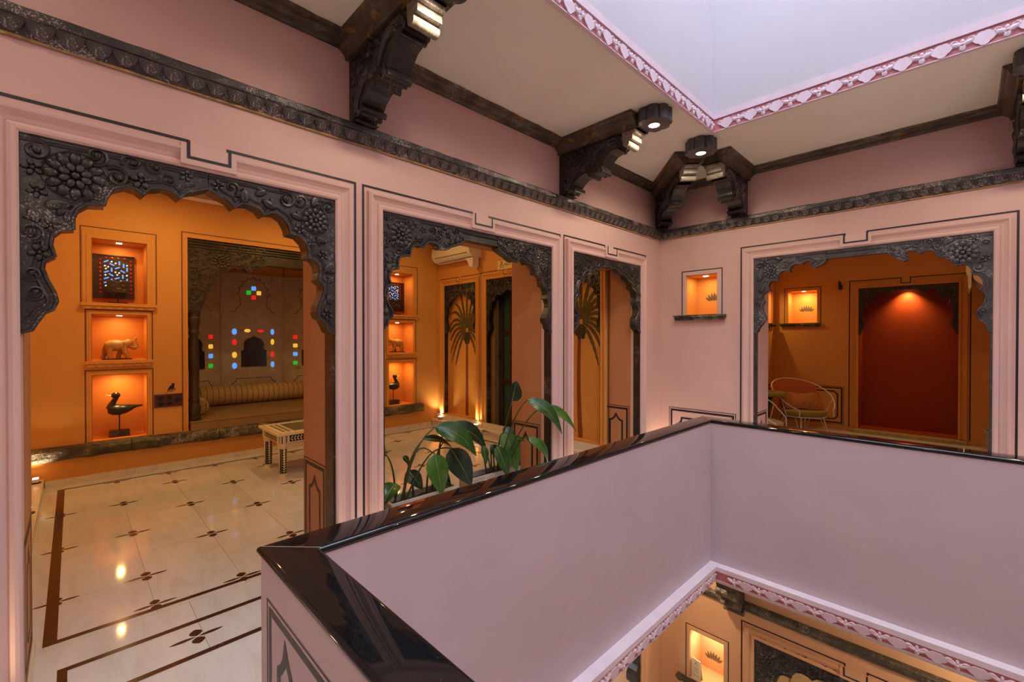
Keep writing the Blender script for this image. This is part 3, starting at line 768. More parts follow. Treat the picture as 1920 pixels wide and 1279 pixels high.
def rosette(parent, m, u, v, R, d0, mat):
    mb = MB(); n = 12
    for k in range(n):
        a = 2 * PI * k / n
        mb.dome(m, u + R * 0.73 * math.cos(a), v + R * 0.73 * math.sin(a), R * 0.29, R * 0.215, a, R * 0.13, d0, 8)
    for k in range(8):
        a = 2 * PI * (k + 0.5) / 8
        mb.dome(m, u + R * 0.36 * math.cos(a), v + R * 0.36 * math.sin(a), R * 0.22, R * 0.165, a, R * 0.15, d0 + R * 0.05, 8)
    mb.dome(m, u, v, R * 0.16, R * 0.16, 0, R * 0.22, d0 + R * 0.06, 10)
    ring = [m(u + R * math.cos(2 * PI * k / 28), v + R * math.sin(2 * PI * k / 28), d0) for k in range(29)]
    mb.tube(ring, R * 0.045, 5, cap=False)
    return mk('carved_rosette', mb, mat, parent, True)
def carved_leaf(mb, m, u, v, L, w, a, d0, h=0.012):
    ca, sa = math.cos(a), math.sin(a)
    mb.dome(m, u, v, L / 2, w / 2, a, h, d0, 8)
    pts = [m(u + ca * L * (t - 0.5) * 0.9, v + sa * L * (t - 0.5) * 0.9, d0 + h * (1.05 - 3.2 * (t - 0.5) ** 2)) for t in (0, .25, .5, .75, 1)]
    mb.tube(pts, 0.0022, 4)

def arch(root, m, a, prof, ztop, dfront, dback, mat='wood', rel='wood_relief', zoff=0.0, seed=1, rose=(0.0, 0.0, 0.0), style='sparse', lintel=None, posts=True, bead=0.008, rlist=None, most=None, prof_r=None):
    """scalloped wooden arch: two carved brackets meeting (or carrying a lintel), beaded edge, rosettes, foliage, jamb posts"""
    u0, u1 = a[0], a[1]; W = u1 - u0; hw = prof[-1][0]; rnd = random.Random(seed); kx = (W / 2) / hw
    P = [(u * kx, v + zoff) for u, v in prof]; zt = ztop + zoff
    cut = W / 2 if lintel is None else lintel
    if lintel is not None: P = [p for p in P if p[0] < lintel] + [(lintel, [p for p in P if p[0] >= lintel][0][1])]
    P0 = P
    for side in (0, 1):
        P = P0
        if side and prof_r: P = [(u * kx, v + zoff) for u, v in prof_r if u < lintel] + [(lintel, P0[-1][1])]
        f = (lambda u: u0 + u) if side == 0 else (lambda u: u1 - u)
        mm = lambda u, v, d, f=f: m(f(u), v, d)
        poly = P + [(cut, zt), (0, zt)]
        br = mk('carved_arch_bracket', MB().prism(mm, [(min(u, cut - 0.0015) if lintel is not None or True else u, v) for u, v in poly], dback, dfront), mat, root)
        eb = MB()
        pts = [mm(u, v, dfront + 0.001) for u, v in P]
        eb.tube(pts, bead, 6)
        # second line, a little inside the scallops
        q = []
        for k in range(1, len(P) - 1):
            t = Vector((P[k + 1][0] - P[k - 1][0], P[k + 1][1] - P[k - 1][1])).normalized(); nrm = Vector((-t.y, t.x))
            q.append((P[k][0] + nrm.x * 0.026, P[k][1] + nrm.y * 0.026))
        q = [p for p in q if inside(poly, *p) and edge_dist(poly, *p) > 0.015]
        if len(q) > 3: eb.tube([mm(u, v, dfront + 0.001) for u, v in q], bead * 0.8, 5)
        eb.tube([mm(0.0, zt - 0.022, dfront), mm(cut - 0.002, zt - 0.022, dfront)], 0.008, 5)
        mk('beaded_edge', eb, rel, br, True)
        R = (rlist[side] if rlist else rose)
        if R[2] > 0: rosette(br, mm, R[0], R[1] + zoff, R[2], dfront + 0.001, rel)
        fo = MB(); n = 0; tries = 0; placed = [(R[0], R[1] + zoff, R[2])] if R[2] > 0 else []
        want, rr = (34, 0.042) if style == 'sparse' else (110, 0.027)
        if most: want = most
        while n < want and tries < 2500:
            tries += 1
            u, v = rnd.uniform(0.01, cut), rnd.uniform(P[0][1], zt - 0.03)
            if not inside(poly, u, v): continue
            e = edge_dist(poly, u, v); r = rr * rnd.uniform(0.75, 1.25)
            if e < r * 0.62 + 0.006: continue
            if any(math.hypot(u - x, v - y) < s * 0.92 + r * 0.72 for x, y, s in placed): continue
            placed.append((u, v, r)); n += 1
            t = rnd.random(); ang = rnd.uniform(0, 2 * PI)
            if t < 0.45:
                spiral(fo, mm, u, v, r, ang, 1.35, rnd.choice((-1, 1)), r * 0.20, dfront + 0.004)
                carved_leaf(fo, mm, u + r * 0.1, v, r * 0.9, r * 0.62, ang, dfront, r * 0.45)
            elif t < 0.8:
                carved_leaf(fo, mm, u, v, r * 2.0, r * 1.1, ang, dfront, r * 0.50)
                carved_leaf(fo, mm, u + 0.5 * r * math.cos(ang + 1.9), v + 0.5 * r * math.sin(ang + 1.9), r * 1.3, r * 0.6, ang + 0.9, dfront, r * 0.3)
            else:
                for k in range(5):
                    w = ang + 2 * PI * k / 5
                    fo.dome(mm, u + r * 0.55 * math.cos(w), v + r * 0.55 * math.sin(w), r * 0.42, r * 0.3, w, r * 0.35, dfront, 6)
                fo.dome(mm, u, v, r * 0.25, r * 0.25, 0, r * 0.45, dfront, 6)
        # a vine running behind the leaves
        if fo.v: mk('carved_foliage', fo, rel, br, True)
        if posts and not (side == 0 and a is A1) and P[0][1] - (a[2] + zoff) > 0.2:
            pb = MB().obox(mm, 0.0, 0.014, a[2] if zoff == 0 else a[2], P[0][1] + 0.004, dback, dfront)
            mk('jamb_post', pb, mat, root)
    if lintel is not None:
        lb = MB().obox(m, u0 + cut + 0.001, u1 - cut - 0.001, P[-1][1] + 0.012, zt, dback, dfront - 0.004)
        lo = mk('lintel', lb, mat, root)
        eb = MB().tube([m(u0 + cut, P[-1][1] + 0.016, dfront), m(u1 - cut, P[-1][1] + 0.016, dfront)], 0.010, 6)
        eb.tube([m(u0 + cut, zt - 0.03, dfront), m(u1 - cut, zt - 0.03, dfront)], 0.007, 5)
        mk('beaded_edge', eb, rel, lo, True)

t = thing('carved_arch', 'black carved wooden arch with large flower rosettes, leftmost and nearest of the corridor arches', 'arch', (WX, 0.48, 1.57), 'carved arches of the corridor')
arch(t, ML, A1, H1, 2.365, 0.004, -0.115, seed=3, rlist=[(0.160, 2.228, 0.100), (0.115, 2.222, 0.078)])
t = thing('carved_arch', 'black carved arch with dense foliage and a flat lintel, above the potted plants', 'arch', (WX, 2.26, 1.57), 'carved arches of the corridor')
arch(t, ML, A2, H2, 2.365, 0.004, -0.070, seed=5, rlist=[(0.14, 2.235, 0.085), (0.12, 2.245, 0.075)], style='dense', lintel=0.66, bead=0.011)
t = thing('carved_arch', 'narrow black scalloped arch at the corner end of the left wall', 'arch', (WX, 4.04, 1.57), 'carved arches of the corridor')
arch(t, ML, A3, H3, 2.372, 0.004, -0.075, seed=9, style='dense', bead=0.010)
t = thing('carved_arch', 'weathered grey carved arch on the far wall, framing the chair and the red recess', 'arch', (-0.71, WY, 1.57), 'carved arches of the corridor')
arch(t, MBK, A4, H4, 2.385, 0.004, -0.09, 'wood_grey', 'wood_grey', seed=12, rlist=[(0.165, 2.235, 0.085), (0.170, 2.240, 0.100)], lintel=0.64, most=12, prof_r=H4R)
t = thing('palm_arch', 'small dark scalloped arch round the palm painting nearest the sitting room corner', 'arch', (-5.99, AY, 1.6), 'small arches of the sitting room')
arch(t, MR, P1, H3, 2.448, 0.002, -0.06, 'wood', 'wood', seed=15, style='sparse', bead=0.008)
t = thing('palm_arch', 'small dark scalloped arch round the palm painting seen through the narrow corner arch', 'arch', (-3.52, AY, 1.6), 'small arches of the sitting room')
arch(t, MR, P2, H3, 2.448, 0.002, -0.06, 'wood', 'wood', seed=16, style='sparse', bead=0.008)
t = thing('door_arch', 'dark scalloped wooden arch over the blue green door below the ochre sign', 'arch', (-4.83, AY, 1.6), 'small arches of the sitting room')
arch(t, MR, DR, H1, 2.458, 0.002, -0.08, 'wood', 'wood', seed=17, style='sparse')
t = thing('recess_arch', 'dark carved wooden arch over the glowing red recess', 'arch', (-0.65, RY3, 1.6))
arch(t, M3, RR, H4, 2.352, 0.0, -0.10, 'wood_brown', 'wood_brown', seed=18, style='dense', rlist=[(0.15, 2.19, 0.08), (0.15, 2.19, 0.08)], posts=False)
t = thing('carved_arch', 'black carved arch of the storey below, with cream panels behind it', 'arch', (-0.7, WY, LZ), 'carved arches of the storey below')
arch(t, MBK, LA, H1, -1.658 - LZ, 0.004, -0.12, 'wood', 'wood_relief', zoff=LZ + 0.077, seed=21, style='dense', rlist=[(0.14, 2.2, 0.1)] * 2)
t = thing('carved_arch', 'dark carved arch of the storey below, mostly hidden under the left parapet', 'arch', (WX, 4.05, LZ), 'carved arches of the storey below')
arch(t, ML, LL, H3, -1.75 - LZ, 0.004, -0.12, 'wood', 'wood_relief', zoff=LZ - 0.022, seed=22, style='dense')

# ------------------------------------------------------------------ ceiling brackets
BR = [(0.0, 2.846), (0.10, 2.846), (0.135, 2.800), (0.170, 2.812), (0.215, 2.835), (0.255, 2.826), (0.282, 2.803), (0.278, 2.838), (0.250, 2.852), (0.285, 2.886), (0.330, 2.914), (0.387, 2.934), (0.415, 2.912), (0.439, 2.887), (0.455, 2.912), (0.479, 2.914), (0.530, 2.906), (0.567, 2.900), (0.552, 2.925), (0.548, 2.950), (0.575, 2.995), (0.620, 3.035), (0.665, 3.047), (0.704, 3.039), (0.690, 3.068), (0.700, 3.085), (0.735, 3.080), (0.758, 3.096), (0.752, 3.120), (0.715, 3.140), (0.718, 3.158), (0.760, 3.160), (0.800, 3.166), (0.812, 3.196), (0.800, 3.222), (0.0, 3.222)]
BR = [(s_, z_) if (s_ < 0.12 or z_ > 3.22) else (2.64 - (2.64 - s_) * 1.042, min(3.222, 1.55 + (z_ - 1.55) * 1.042)) for s_, z_ in BR]
def bracket(root, ks=1.0, th=0.145, lamp=True, capr=0.135):
    """built along +x from the wall (x = 0), centred on y = 0; heights are world heights"""
    side = lambda u, v, d: Vector((u * ks, d, v))
    cb = MB().prism(side, BR, -th / 2, th / 2)
    c = mk('carved_corbel', cb, 'wood', root)
    rl = MB()
    for sg in (-1, 1):
        mm = lambda u, v, d, sg=sg: Vector((u * ks, sg * (th / 2 + d), v))
        bow1 = [(0.09, 2.91), (0.11, 2.97), (0.17, 3.04), (0.26, 3.09), (0.34, 3.085), (0.37, 3.05)]
        bow2 = [(0.36, 3.04), (0.40, 3.12), (0.46, 3.165), (0.53, 3.190), (0.60, 3.195), (0.635, 3.17)]
        for b in (bow1, bow2):
            rl.tube([mm(u, v, 0.004) for u, v in b], [0.010, 0.013, 0.014, 0.013, 0.011, 0.007], 6)
            rl.tube([mm(u + 0.012, v - 0.026, 0.003) for u, v in b], 0.008, 5)
        for (u, v, r, a) in ((0.11, 2.885, 0.030, 0), (0.41, 2.985, 0.034, 1), (0.62, 3.145, 0.028, 2)):
            spiral(rl, mm, u, v, r, a, 1.5, sg, 0.008, 0.004)
        rnd = random.Random(4)
        for k in range(44):
            u = rnd.uniform(0.03, 0.62); v = rnd.uniform(2.90 + max(0, u - 0.02) * 0.45, 3.19)
            if v < 2.92 + u * 0.44: continue
            carved_leaf(rl, mm, u, v, 0.085, 0.036, rnd.uniform(0, PI), 0.0, 0.018)
    mk('carved_relief', rl, 'wood_relief', c, True)
    # rounded lobes across the front edge
    for (u, v, r) in ((0.168, 2.885, 0.020), (0.340, 2.960, 0.018), (0.450, 2.972, 0.020), (0.600, 3.118, 0.016)):
        mk('scroll_roll', MB().tube([Vector((u * ks, -th / 2 - 0.004, v)), Vector((u * ks, th / 2 + 0.004, v))], r, 8), 'wood', c, True)
    pal = MB()
    pal.tube([Vector((0.700 * ks, -th / 2 - 0.006, 3.128)), Vector((0.700 * ks, th / 2 + 0.006, 3.128))], 0.030, 10)
    pal.box(0.66 * ks, 0.782 * ks, -th / 2 - 0.004, th / 2 + 0.004, 3.192, 3.221); pal.box(0.66 * ks, 0.755 * ks, -th / 2 - 0.001, th / 2 + 0.001, 3.150, 3.190)
    mk('pale_nose', pal, 'wood_pale', c, True)  # front pieces in a paler wood tone
    # flaring beam under the ceiling
    bp = [(-0.172, CZ - 0.002), (-0.166, CZ - 0.022), (-0.150, CZ - 0.030), (-0.140, CZ - 0.060), (-0.105, CZ - 0.085), (-0.098, CZ - 0.112), (0.098, CZ - 0.112), (0.105, CZ - 0.085), (0.140, CZ - 0.060), (0.150, CZ - 0.030), (0.166, CZ - 0.022), (0.172, CZ - 0.002)]
    bm_ = MB().prism(lambda u, v, d: Vector((d, u, v)), bp, 0.0, 0.80 * ks + 0.0)
    mk('beam', bm_, 'wood_beam', root)
    if lamp:
        cx = 0.905 * ks if ks < 1.2 else 0.905 * ks + 0.06
        n = 8; pts = []
        for k in range(96):
            w = 2 * PI * k / 96; r = capr * (0.86 + 0.14 * abs(math.sin(n * w / 2)) ** 0.6)
            pts.append((cx + r * math.cos(w), r * math.sin(w)))
        cp = mk('scalloped_cap', MB().prism(lambda u, v, d: Vector((u, v, d)), pts, CZ - 0.106, CZ - 0.002), 'wood_grey', root)
        mk('lamp_ring', MB().lathe((cx, 0, CZ - 0.112), [(0.052, 0.008), (0.052, 0.0), (0.042, 0.0), (0.040, 0.004)], 20), 'wood_pale', cp)
        mk('lamp_disc', MB().lathe((cx, 0, CZ - 0.1105), [(0.040, 0.0), (0.040, 0.003)], 20), 'lamp', cp)
        ld = bpy.data.lights.new('downlight', 'SPOT'); ld.energy = 34; ld.color = (1, 0.80, 0.55); ld.spot_size = math.radians(172); ld.spot_blend = 0.5; ld.shadow_soft_size = 0.04
        lo = bpy.data.objects.new('downlight', ld); COL.objects.link(lo); lo.parent = cp; lo.location = (cx, 0, CZ - 0.118)
    return c
def place(root, loc, rz): root.location = loc; root.rotation_euler = (0, 0, rz)
G = 'carved ceiling brackets'
b = thing('ceiling_bracket', 'big dark carved bracket hanging from the ceiling, nearest one at the top of the picture', 'bracket', (0, 0, 0), G); bracket(b); place(b, (WX, 1.282, 0), 0)
b = copy_tree(b, (WX, 3.285, 0), 0, 'dark carved bracket with a round lamp in its cap, middle of the left wall')
q = thing('ceiling_bracket', 'diagonal carved bracket with a lamp in the room corner, left of the twin pair', 'bracket', (0, 0, 0), G); bracket(q, 1.47, 0.13); place(q, (WX + 0.02, WY - 0.04, 0), math.radians(-48.5))
q = thing('ceiling_bracket', 'short carved bracket on the far wall, right of the corner lamp', 'bracket', (0, 0, 0), G); bracket(q, 0.98, 0.145, False); place(q, (-1.718, WY, 0), -PI / 2)
q = copy_tree(b, (0.332, WY, 0), -PI / 2, 'carved bracket with a grey cap at the right edge of the picture')
# bracket of the storey below, just its scrolled foot shows under the trim
q = thing('scroll_bracket', 'dark carved scroll bracket of the storey below, under the pink trim corner', 'bracket', (-1.75, WY, -1.30))
mb = MB()
sd = lambda u, v, d: Vector((-1.75 + d, WY - u, v))
mb.prism(sd, [(0.0, -1.42), (0.05, -1.43), (0.10, -1.36), (0.16, -1.30), (0.22, -1.20), (0.30, -1.10), (0.36, -0.96), (0.46, -0.84), (0.46, -0.70), (0.0, -0.70)], -0.09, 0.09)
mk('corbel', mb, 'wood', q)
for u, v, r in ((0.05, -1.41, 0.035), (0.14, -1.31, 0.04), (0.27, -1.14, 0.05), (0.40, -0.90, 0.06)):
    mk('scroll_roll', MB().tube([sd(u, v, -0.10), sd(u, v, 0.10)], r, 10), 'stone', q, True)

# ================================================================== LAMPS
def light(kind, name, loc, energy, color=WARM, size=0.1, direction=(0, 0, -1), spot=100, blend=0.6, parent=None):
    ld = bpy.data.lights.new(name, kind); ld.energy = energy; ld.color = color
    if kind == 'AREA': ld.shape = 'DISK'; ld.size = size
    else: ld.shadow_soft_size = size
    if kind == 'SPOT': ld.spot_size = math.radians(spot); ld.spot_blend = blend
    o = bpy.data.objects.new(name, ld); COL.objects.link(o)
    o.rotation_euler = Vector(direction).to_track_quat('-Z', 'Y').to_euler()
    org = ORG.get(parent.as_pointer(), Vector((0, 0, 0))) if parent else Vector((0, 0, 0))
    o.parent = parent; o.location = Vector(loc) - org
    return o
def niche_lamp(wall, m, h, e, back=0.13, color=WARM, off=0.0):
    c = (h[0] + h[1]) / 2 + off
    p = mk('niche_lamp', MB().obox(m, c - 0.024, c + 0.024, h[3] - 0.012, h[3] - 0.004, -back - 0.02, -back + 0.02), 'lamp_warm', wall)
    light('AREA', 'niche_light', m(c, h[3] - 0.018, -back), e, color, 0.05, (0, 0, -1), parent=p)
E_N = (1.5, 1.6, 2.2)
for k, h in enumerate(NICH):
    niche_lamp(wall_sit_back, MA, h, E_N[k]); niche_lamp(wall_sit_back, MA, mir(h), E_N[k])
niche_lamp(wall_back, MBK, NB, 1.3, 0.12, (1, 0.70, 0.34)); niche_lamp(wall_far_end, M3, NF, 4.0, 0.10, (1, 0.66, 0.28)); niche_lamp(wall_far_left, face_px(-2.46), NL, 4.0, 0.12, (1, 0.66, 0.28))
niche_lamp(wall_lower_back, MBK, LN, 4.0, 0.12, (1, 0.72, 0.40))
p = mk('recess_lamp', MB().lathe((-0.65, RY3 + 0.25, 2.335), [(0.035, 0), (0.035, 0.014)], 14), 'lamp_warm', wall_far_end)
light('SPOT', 'recess_light', (-0.65, RY3 + 0.26, 2.325), 40, (1, 0.72, 0.30), 0.02, (0.0, 0.20, -1), 110, 1.0, p)
# ceiling lamps of the rooms (unseen fittings added to light them)
def added_ceiling_lamp(label, loc, e, color, group='added ceiling lamps', size=0.065):
    t = thing('added_ceiling_lamp', label, 'lamp', loc, group)
    x, y, z = loc
    mk('lamp_rim', MB().lathe((x, y, z - 0.012), [(0.050, 0.012), (0.050, 0), (0.034, 0), (0.032, 0.010)], 20), 'metal_white', t)
    mk('lamp_glass', MB().lathe((x, y, z - 0.008), [(0.032, 0), (0.032, 0.004)], 20), 'lamp_warm', t)
    light('AREA', 'added_ceiling_light', (x, y, z - 0.016), e, color, size, (0, 0, -1), parent=t)
E_SIT = 13
for k, (x, y) in enumerate(((-5.7, 0.6), (-4.2, 0.6), (-5.7, 2.15), (-4.2, 2.15), (-5.7, 3.7), (-4.2, 3.7))):  # unseen lamps, added to brighten the sitting room
    added_ceiling_lamp('added unseen sitting room ceiling lamp, ' + ('left end, ', 'middle, ', 'right end, ')[k // 2] + ('back row over the niches', 'front row behind the arches')[k % 2], (x, y, 3.22), E_SIT * (0.92, 0.72, 0.38)[k // 2] * (1.0, 0.72)[k % 2], WARM)
for x, y, w, e_ in ((-1.5, 7.0, 'over the wire chairs', 3.2), (-0.3, 7.6, 'in front of the red recess', 0.9), (0.14, 6.9, 'before the air conditioner', 3.5)):  # added room fill; the last one lights the air conditioner's end
    added_ceiling_lamp('added unseen lamp in the far room ceiling, ' + w, (x, y, 3.25), e_, (1, 0.58, 0.20), 'added far room ceiling lamps')
for x, y, w in ((-2.1, 4.6, 'by the lit niche'), (0.3, 4.6, 'right of the lower arch'), (-2.1, 2.0, 'under the left gallery'), (1.2, 4.6, 'at the far right')):  # unseen lamps, added to light the storey below
    added_ceiling_lamp('added unseen lamp of the storey below, ' + w, (x, y, -0.576), 12, (1, 0.76, 0.50), 'added lower storey ceiling lamps')
for k, (x, y, w) in enumerate(((-2.1, -0.6, 'nearest the first arch'), (-0.4, -0.6, 'behind the camera'), (1.4, -0.6, 'at the right end'), (2.5, 1.6, 'along the right side'), (2.5, 3.4, 'at the far right corner'))):  # added out of view to lift the corridor, in place of bracket lamps
    added_ceiling_lamp('added unseen lamp in the near gallery ceiling, ' + w, (x, y, CZ), 13 if k else 3, (1, 0.86, 0.70), 'added near gallery ceiling lamps')
added_ceiling_lamp('added unseen lamp in the lower room behind the arch', (-0.6, 7.2, -0.576), 40, (1, 0.76, 0.45), 'added lower room ceiling lamps')  # added to light the room behind the lower arch
added_ceiling_lamp('added unseen lamp in the lower left room', (-4.2, 4.6, -0.576), 25, WARM, 'added lower left room ceiling lamps')  # added to light the lower left room

# ================================================================== SITTING ROOM
# platforms along both side walls
plat = struct('trim_8', MB().box(AX + 0.002, -3.142, 4.53, AY - 0.002, -0.002, 0.115).box(AX + 0.002, -3.142, AY - 0.03, AY - 0.002, 0.115, 0.205), 'marble_edge')
mk('moulded_edge', MB().box(AX + 0.002, -3.142, 4.515, 4.53, 0.085, 0.115), 'marble_edge', plat)
plat2 = struct('trim_9', MB().box(AX + 0.002, -3.142, -0.328, -0.215, -0.002, 0.095), 'marble_edge')
struct('baseboard_back', MB().box(AX + 0.001, AX + 0.016, -0.21, 4.51, -0.002, 0.068), 'marble_edge')
for (x, y, lab) in ((-6.47, 4.60, 'small lit floor uplight in the far corner beside the palm recess'), (-5.48, 4.585, 'small lit floor uplight at the post between palm recess and door'),
                    (-6.50, -0.27, 'small lit floor uplight on the left step beside the dark stone ledge'), (-5.42, -0.27, 'small floor uplight on the left step, nearer the arch')):
    zb = 0.115 if y > 0 else 0.095
    t = thing('floor_uplight', lab, 'lamp', (x, y, zb), 'floor uplights')
    mk('base_plate', MB().lathe((x, y, zb), [(0.042, 0), (0.042, 0.006), (0.02, 0.010)], 16), 'black_iron', t)
    sy = 1 if y > 0 else -1
    mk('housing', MB().box(x - 0.032, x + 0.032, y - 0.022, y + 0.022, zb + 0.012, zb + 0.045), 'metal_white', t)
    mk('lamp_face', MB().box(x - 0.030, x + 0.030, y - 0.020, y + 0.020, zb + 0.0455, zb + 0.050), 'lamp_warm', t)
    light('SPOT', 'uplight', (x, y - 0.005 * sy, zb + 0.06), 11, (1, 0.80, 0.50), 0.02, (0, 0.10 * sy, 1), 118, 0.7, t)

for (x, y, lab, e_) in ((-2.50, -0.42, 'floor uplight at the foot of the left wall before the first arch', 10), (-2.50, 1.27, 'added floor uplight at the foot of the pier between first and plant arch', 5), (-2.50, 3.25, 'added floor uplight at the foot of the pier beside the narrow arch', 5),  # the two pier uplights are added, hidden, to brighten the ceiling
                   (-2.46, 5.00, 'floor uplight in the far left corner of the gallery', 11), (-1.20, 5.02, 'added floor uplight at the foot of the far wall', 8), (0.60, 5.02, 'floor uplight at the foot of the far wall, right of the grey arch, unseen', 12)):  # the two far wall uplights are added, hidden, for ceiling bounce
    t = thing('floor_uplight', lab, 'lamp', (x, y, 0), 'gallery floor uplights')
    mk('housing', MB().lathe((x, y, 0), [(0.05, 0), (0.05, 0.05), (0.042, 0.055)], 16), 'metal_white', t)
    mk('lamp_face', MB().lathe((x, y, 0.0555), [(0.040, 0), (0.040, 0.003)], 16), 'lamp_warm', t)
    light('SPOT', 'uplight', (x, y, 0.07), e_, (1, 0.72, 0.42), 0.03, (0, 0, 1), 150, 0.8, t)

# rough dark stone ledge under the niches: separate stones
led = thing('stone_ledge', 'rough dark stone ledge running under the niches and the day bed', 'ledge', (AX, 2.0, 0.27))
rnd = random.Random(11); y = -0.325
while y < 4.50:
    L = min(rnd.uniform(0.62, 1.0), 4.51 - y)
    mb = MB(); n = 7; prof = [(0.0, 0.272), (0.055, 0.276), (0.072, 0.300), (0.075, 0.372), (0.062, 0.405), (0.0, 0.414)]
    rr = []
    for i in range(n + 1):
        rr.append([MA(y + 0.004 + (L - 0.008) * i / n, z + rnd.uniform(-0.008, 0.008) * (0 < j < 5), d + rnd.uniform(-0.012, 0.006) * (0 < j < 5)) for j, (d, z) in enumerate(prof)])
    for a, b in zip(rr, rr[1:]):
        for j in range(len(prof) - 1): mb.quad(a[j], a[j + 1], b[j + 1], b[j])
    for ends in (rr[0], rr[-1]):
        i0 = len(mb.v); mb.v += [tuple(q) for q in ends]; mb.f.append(tuple(range(i0, i0 + len(ends))))
    mk('stone', mb, 'stone', led)
    y += L
    if 4.51 - y < 0.2: break

# --- niche objects
def elephant(label, cy, flip, group='carved wooden elephants'):
    X, zb = -6.76, 1.300
    t = thing('elephant_figurine', label, 'figurine', (X, cy, zb), group)
    s = -1 if flip else 1
    P = lambda y, z, x=0.0: Vector((X + x, cy + s * y, zb + z))
    mk('plinth', MB().box(X - 0.055, X + 0.055, cy - 0.128, cy + 0.128, zb - 0.004, zb + 0.012), 'book', t)
    b = MB()
    b.tube([P(-0.105, 0.150), P(-0.095, 0.156), P(-0.06, 0.160), P(0.0, 0.160), P(0.04, 0.162), P(0.075, 0.172), P(0.10, 0.178), P(0.118, 0.168), P(0.126, 0.155)], [0.012, 0.042, 0.060, 0.064, 0.056, 0.046, 0.044, 0.032, 0.016], 12, up=(0, 0, 1))
    for (y0, x0, y1) in ((-0.085, -0.030, -0.118), (-0.070, 0.030, -0.058), (0.045, -0.028, 0.010), (0.050, 0.032, 0.100)):
        b.tube([P(y0, 0.145, x0), P((y0 * 2 + y1) / 3, 0.085, x0), P((y0 + y1 * 2) / 3 - 0.006, 0.045, x0), P(y1, 0.010, x0)], [0.036, 0.027, 0.020, 0.022], 8)
    b.tube([P(0.108, 0.165), P(0.130, 0.138), P(0.152, 0.124), P(0.172, 0.136), P(0.172, 0.170), P(0.158, 0.205), P(0.156, 0.232), P(0.170, 0.246)], [0.030, 0.024, 0.020, 0.017, 0.015, 0.013, 0.012, 0.010], 8)
    b.sphere(P(0.098, 0.186), 0.046, 8, (0.85, 1.05, 0.95))
    mk('body', b, 'elephant', t, True)
    e = MB()
    for sg in (-1, 1): e.dome(lambda u, v, d, sg=sg: P(u, v, sg * (0.040 + d)), 0.066, 0.172, 0.030, 0.042, 0.3, 0.014, 0.0, 10)
    mk('ear', e, 'elephant', t, True)
    w = MB()
    for sg in (-1, 1): w.tube([P(0.118, 0.145, sg * 0.020), P(0.145, 0.138, sg * 0.026), P(0.162, 0.150, sg * 0.026)], [0.006, 0.005, 0.002], 6)
    mk('tusk', w, 'bone', t, True)
    mk('tail', MB().tube([P(-0.112, 0.155), P(-0.126, 0.110), P(-0.124, 0.060), P(-0.128, 0.040)], [0.007, 0.006, 0.008, 0.003], 6), 'elephant', t, True)
elephant('carved tan wooden elephant with raised trunk, middle niche of the left stack', 0.362, False)
elephant('carved tan wooden elephant in the middle niche seen through the plant arch', 2 * MC - 0.385, True)
def duck(label, cy, s, group='wooden duck decoys'):
    X, zb = -6.78, 0.424
    t = thing('duck_decoy', label, 'figurine', (X, cy, zb), group)
    P = lambda y, z, x=0.0: Vector((X + x, cy + s * y, zb + z))
    mk('base_block', MB().box(X - 0.05, X + 0.05, cy - 0.088, cy + 0.088, zb, zb + 0.070), 'book', t)
    mk('rod', MB().tube([P(0, 0.068), P(0, 0.262)], 0.006, 8), 'black_iron', t)
    b = MB()
    b.tube([P(-0.103, 0.315), P(-0.100, 0.318), P(-0.085, 0.315), P(-0.05, 0.305), P(0.0, 0.300), P(0.05, 0.306), P(0.09, 0.316), P(0.125, 0.325), P(0.16, 0.330), P(0.205, 0.332)], [0.012, 0.032, 0.048, 0.060, 0.062, 0.052, 0.040, 0.026, 0.014, 0.009], 14, up=(0, 0, 1))
    mk('body', b, 'duck', t, True)
    n = MB()
    n.tube([P(-0.070, 0.325), P(-0.066, 0.360), P(-0.048, 0.400), P(-0.030, 0.430), P(-0.026, 0.455), P(-0.030, 0.475)], [0.046, 0.034, 0.026, 0.024, 0.026, 0.022], 12)
    n.sphere(P(-0.030, 0.468), 0.040, 8, (0.8, 1.05, 0.92))
    mk('head', n, 'duck', t, True)
    mk('bill', MB().tube([P(-0.062, 0.468), P(-0.085, 0.466), P(-0.112, 0.475)], [0.014, 0.010, 0.005], 8, flat=0.6), 'bill', t, True)
    w = MB()
    for sg in (-1, 1): w.dome(lambda u, v, d, sg=sg: P(u, v, sg * (0.048 + d)), 0.03, 0.312, 0.085, 0.030, 0.12, 0.016, -0.004, 10)
    mk('wing', w, 'duck', t, True)
duck('dark wooden duck decoy on a rod, bottom niche of the left stack', 0.378, 1)
duck('dark wooden duck decoy in the bottom niche seen through the plant arch', 2 * MC - 0.440, -1)
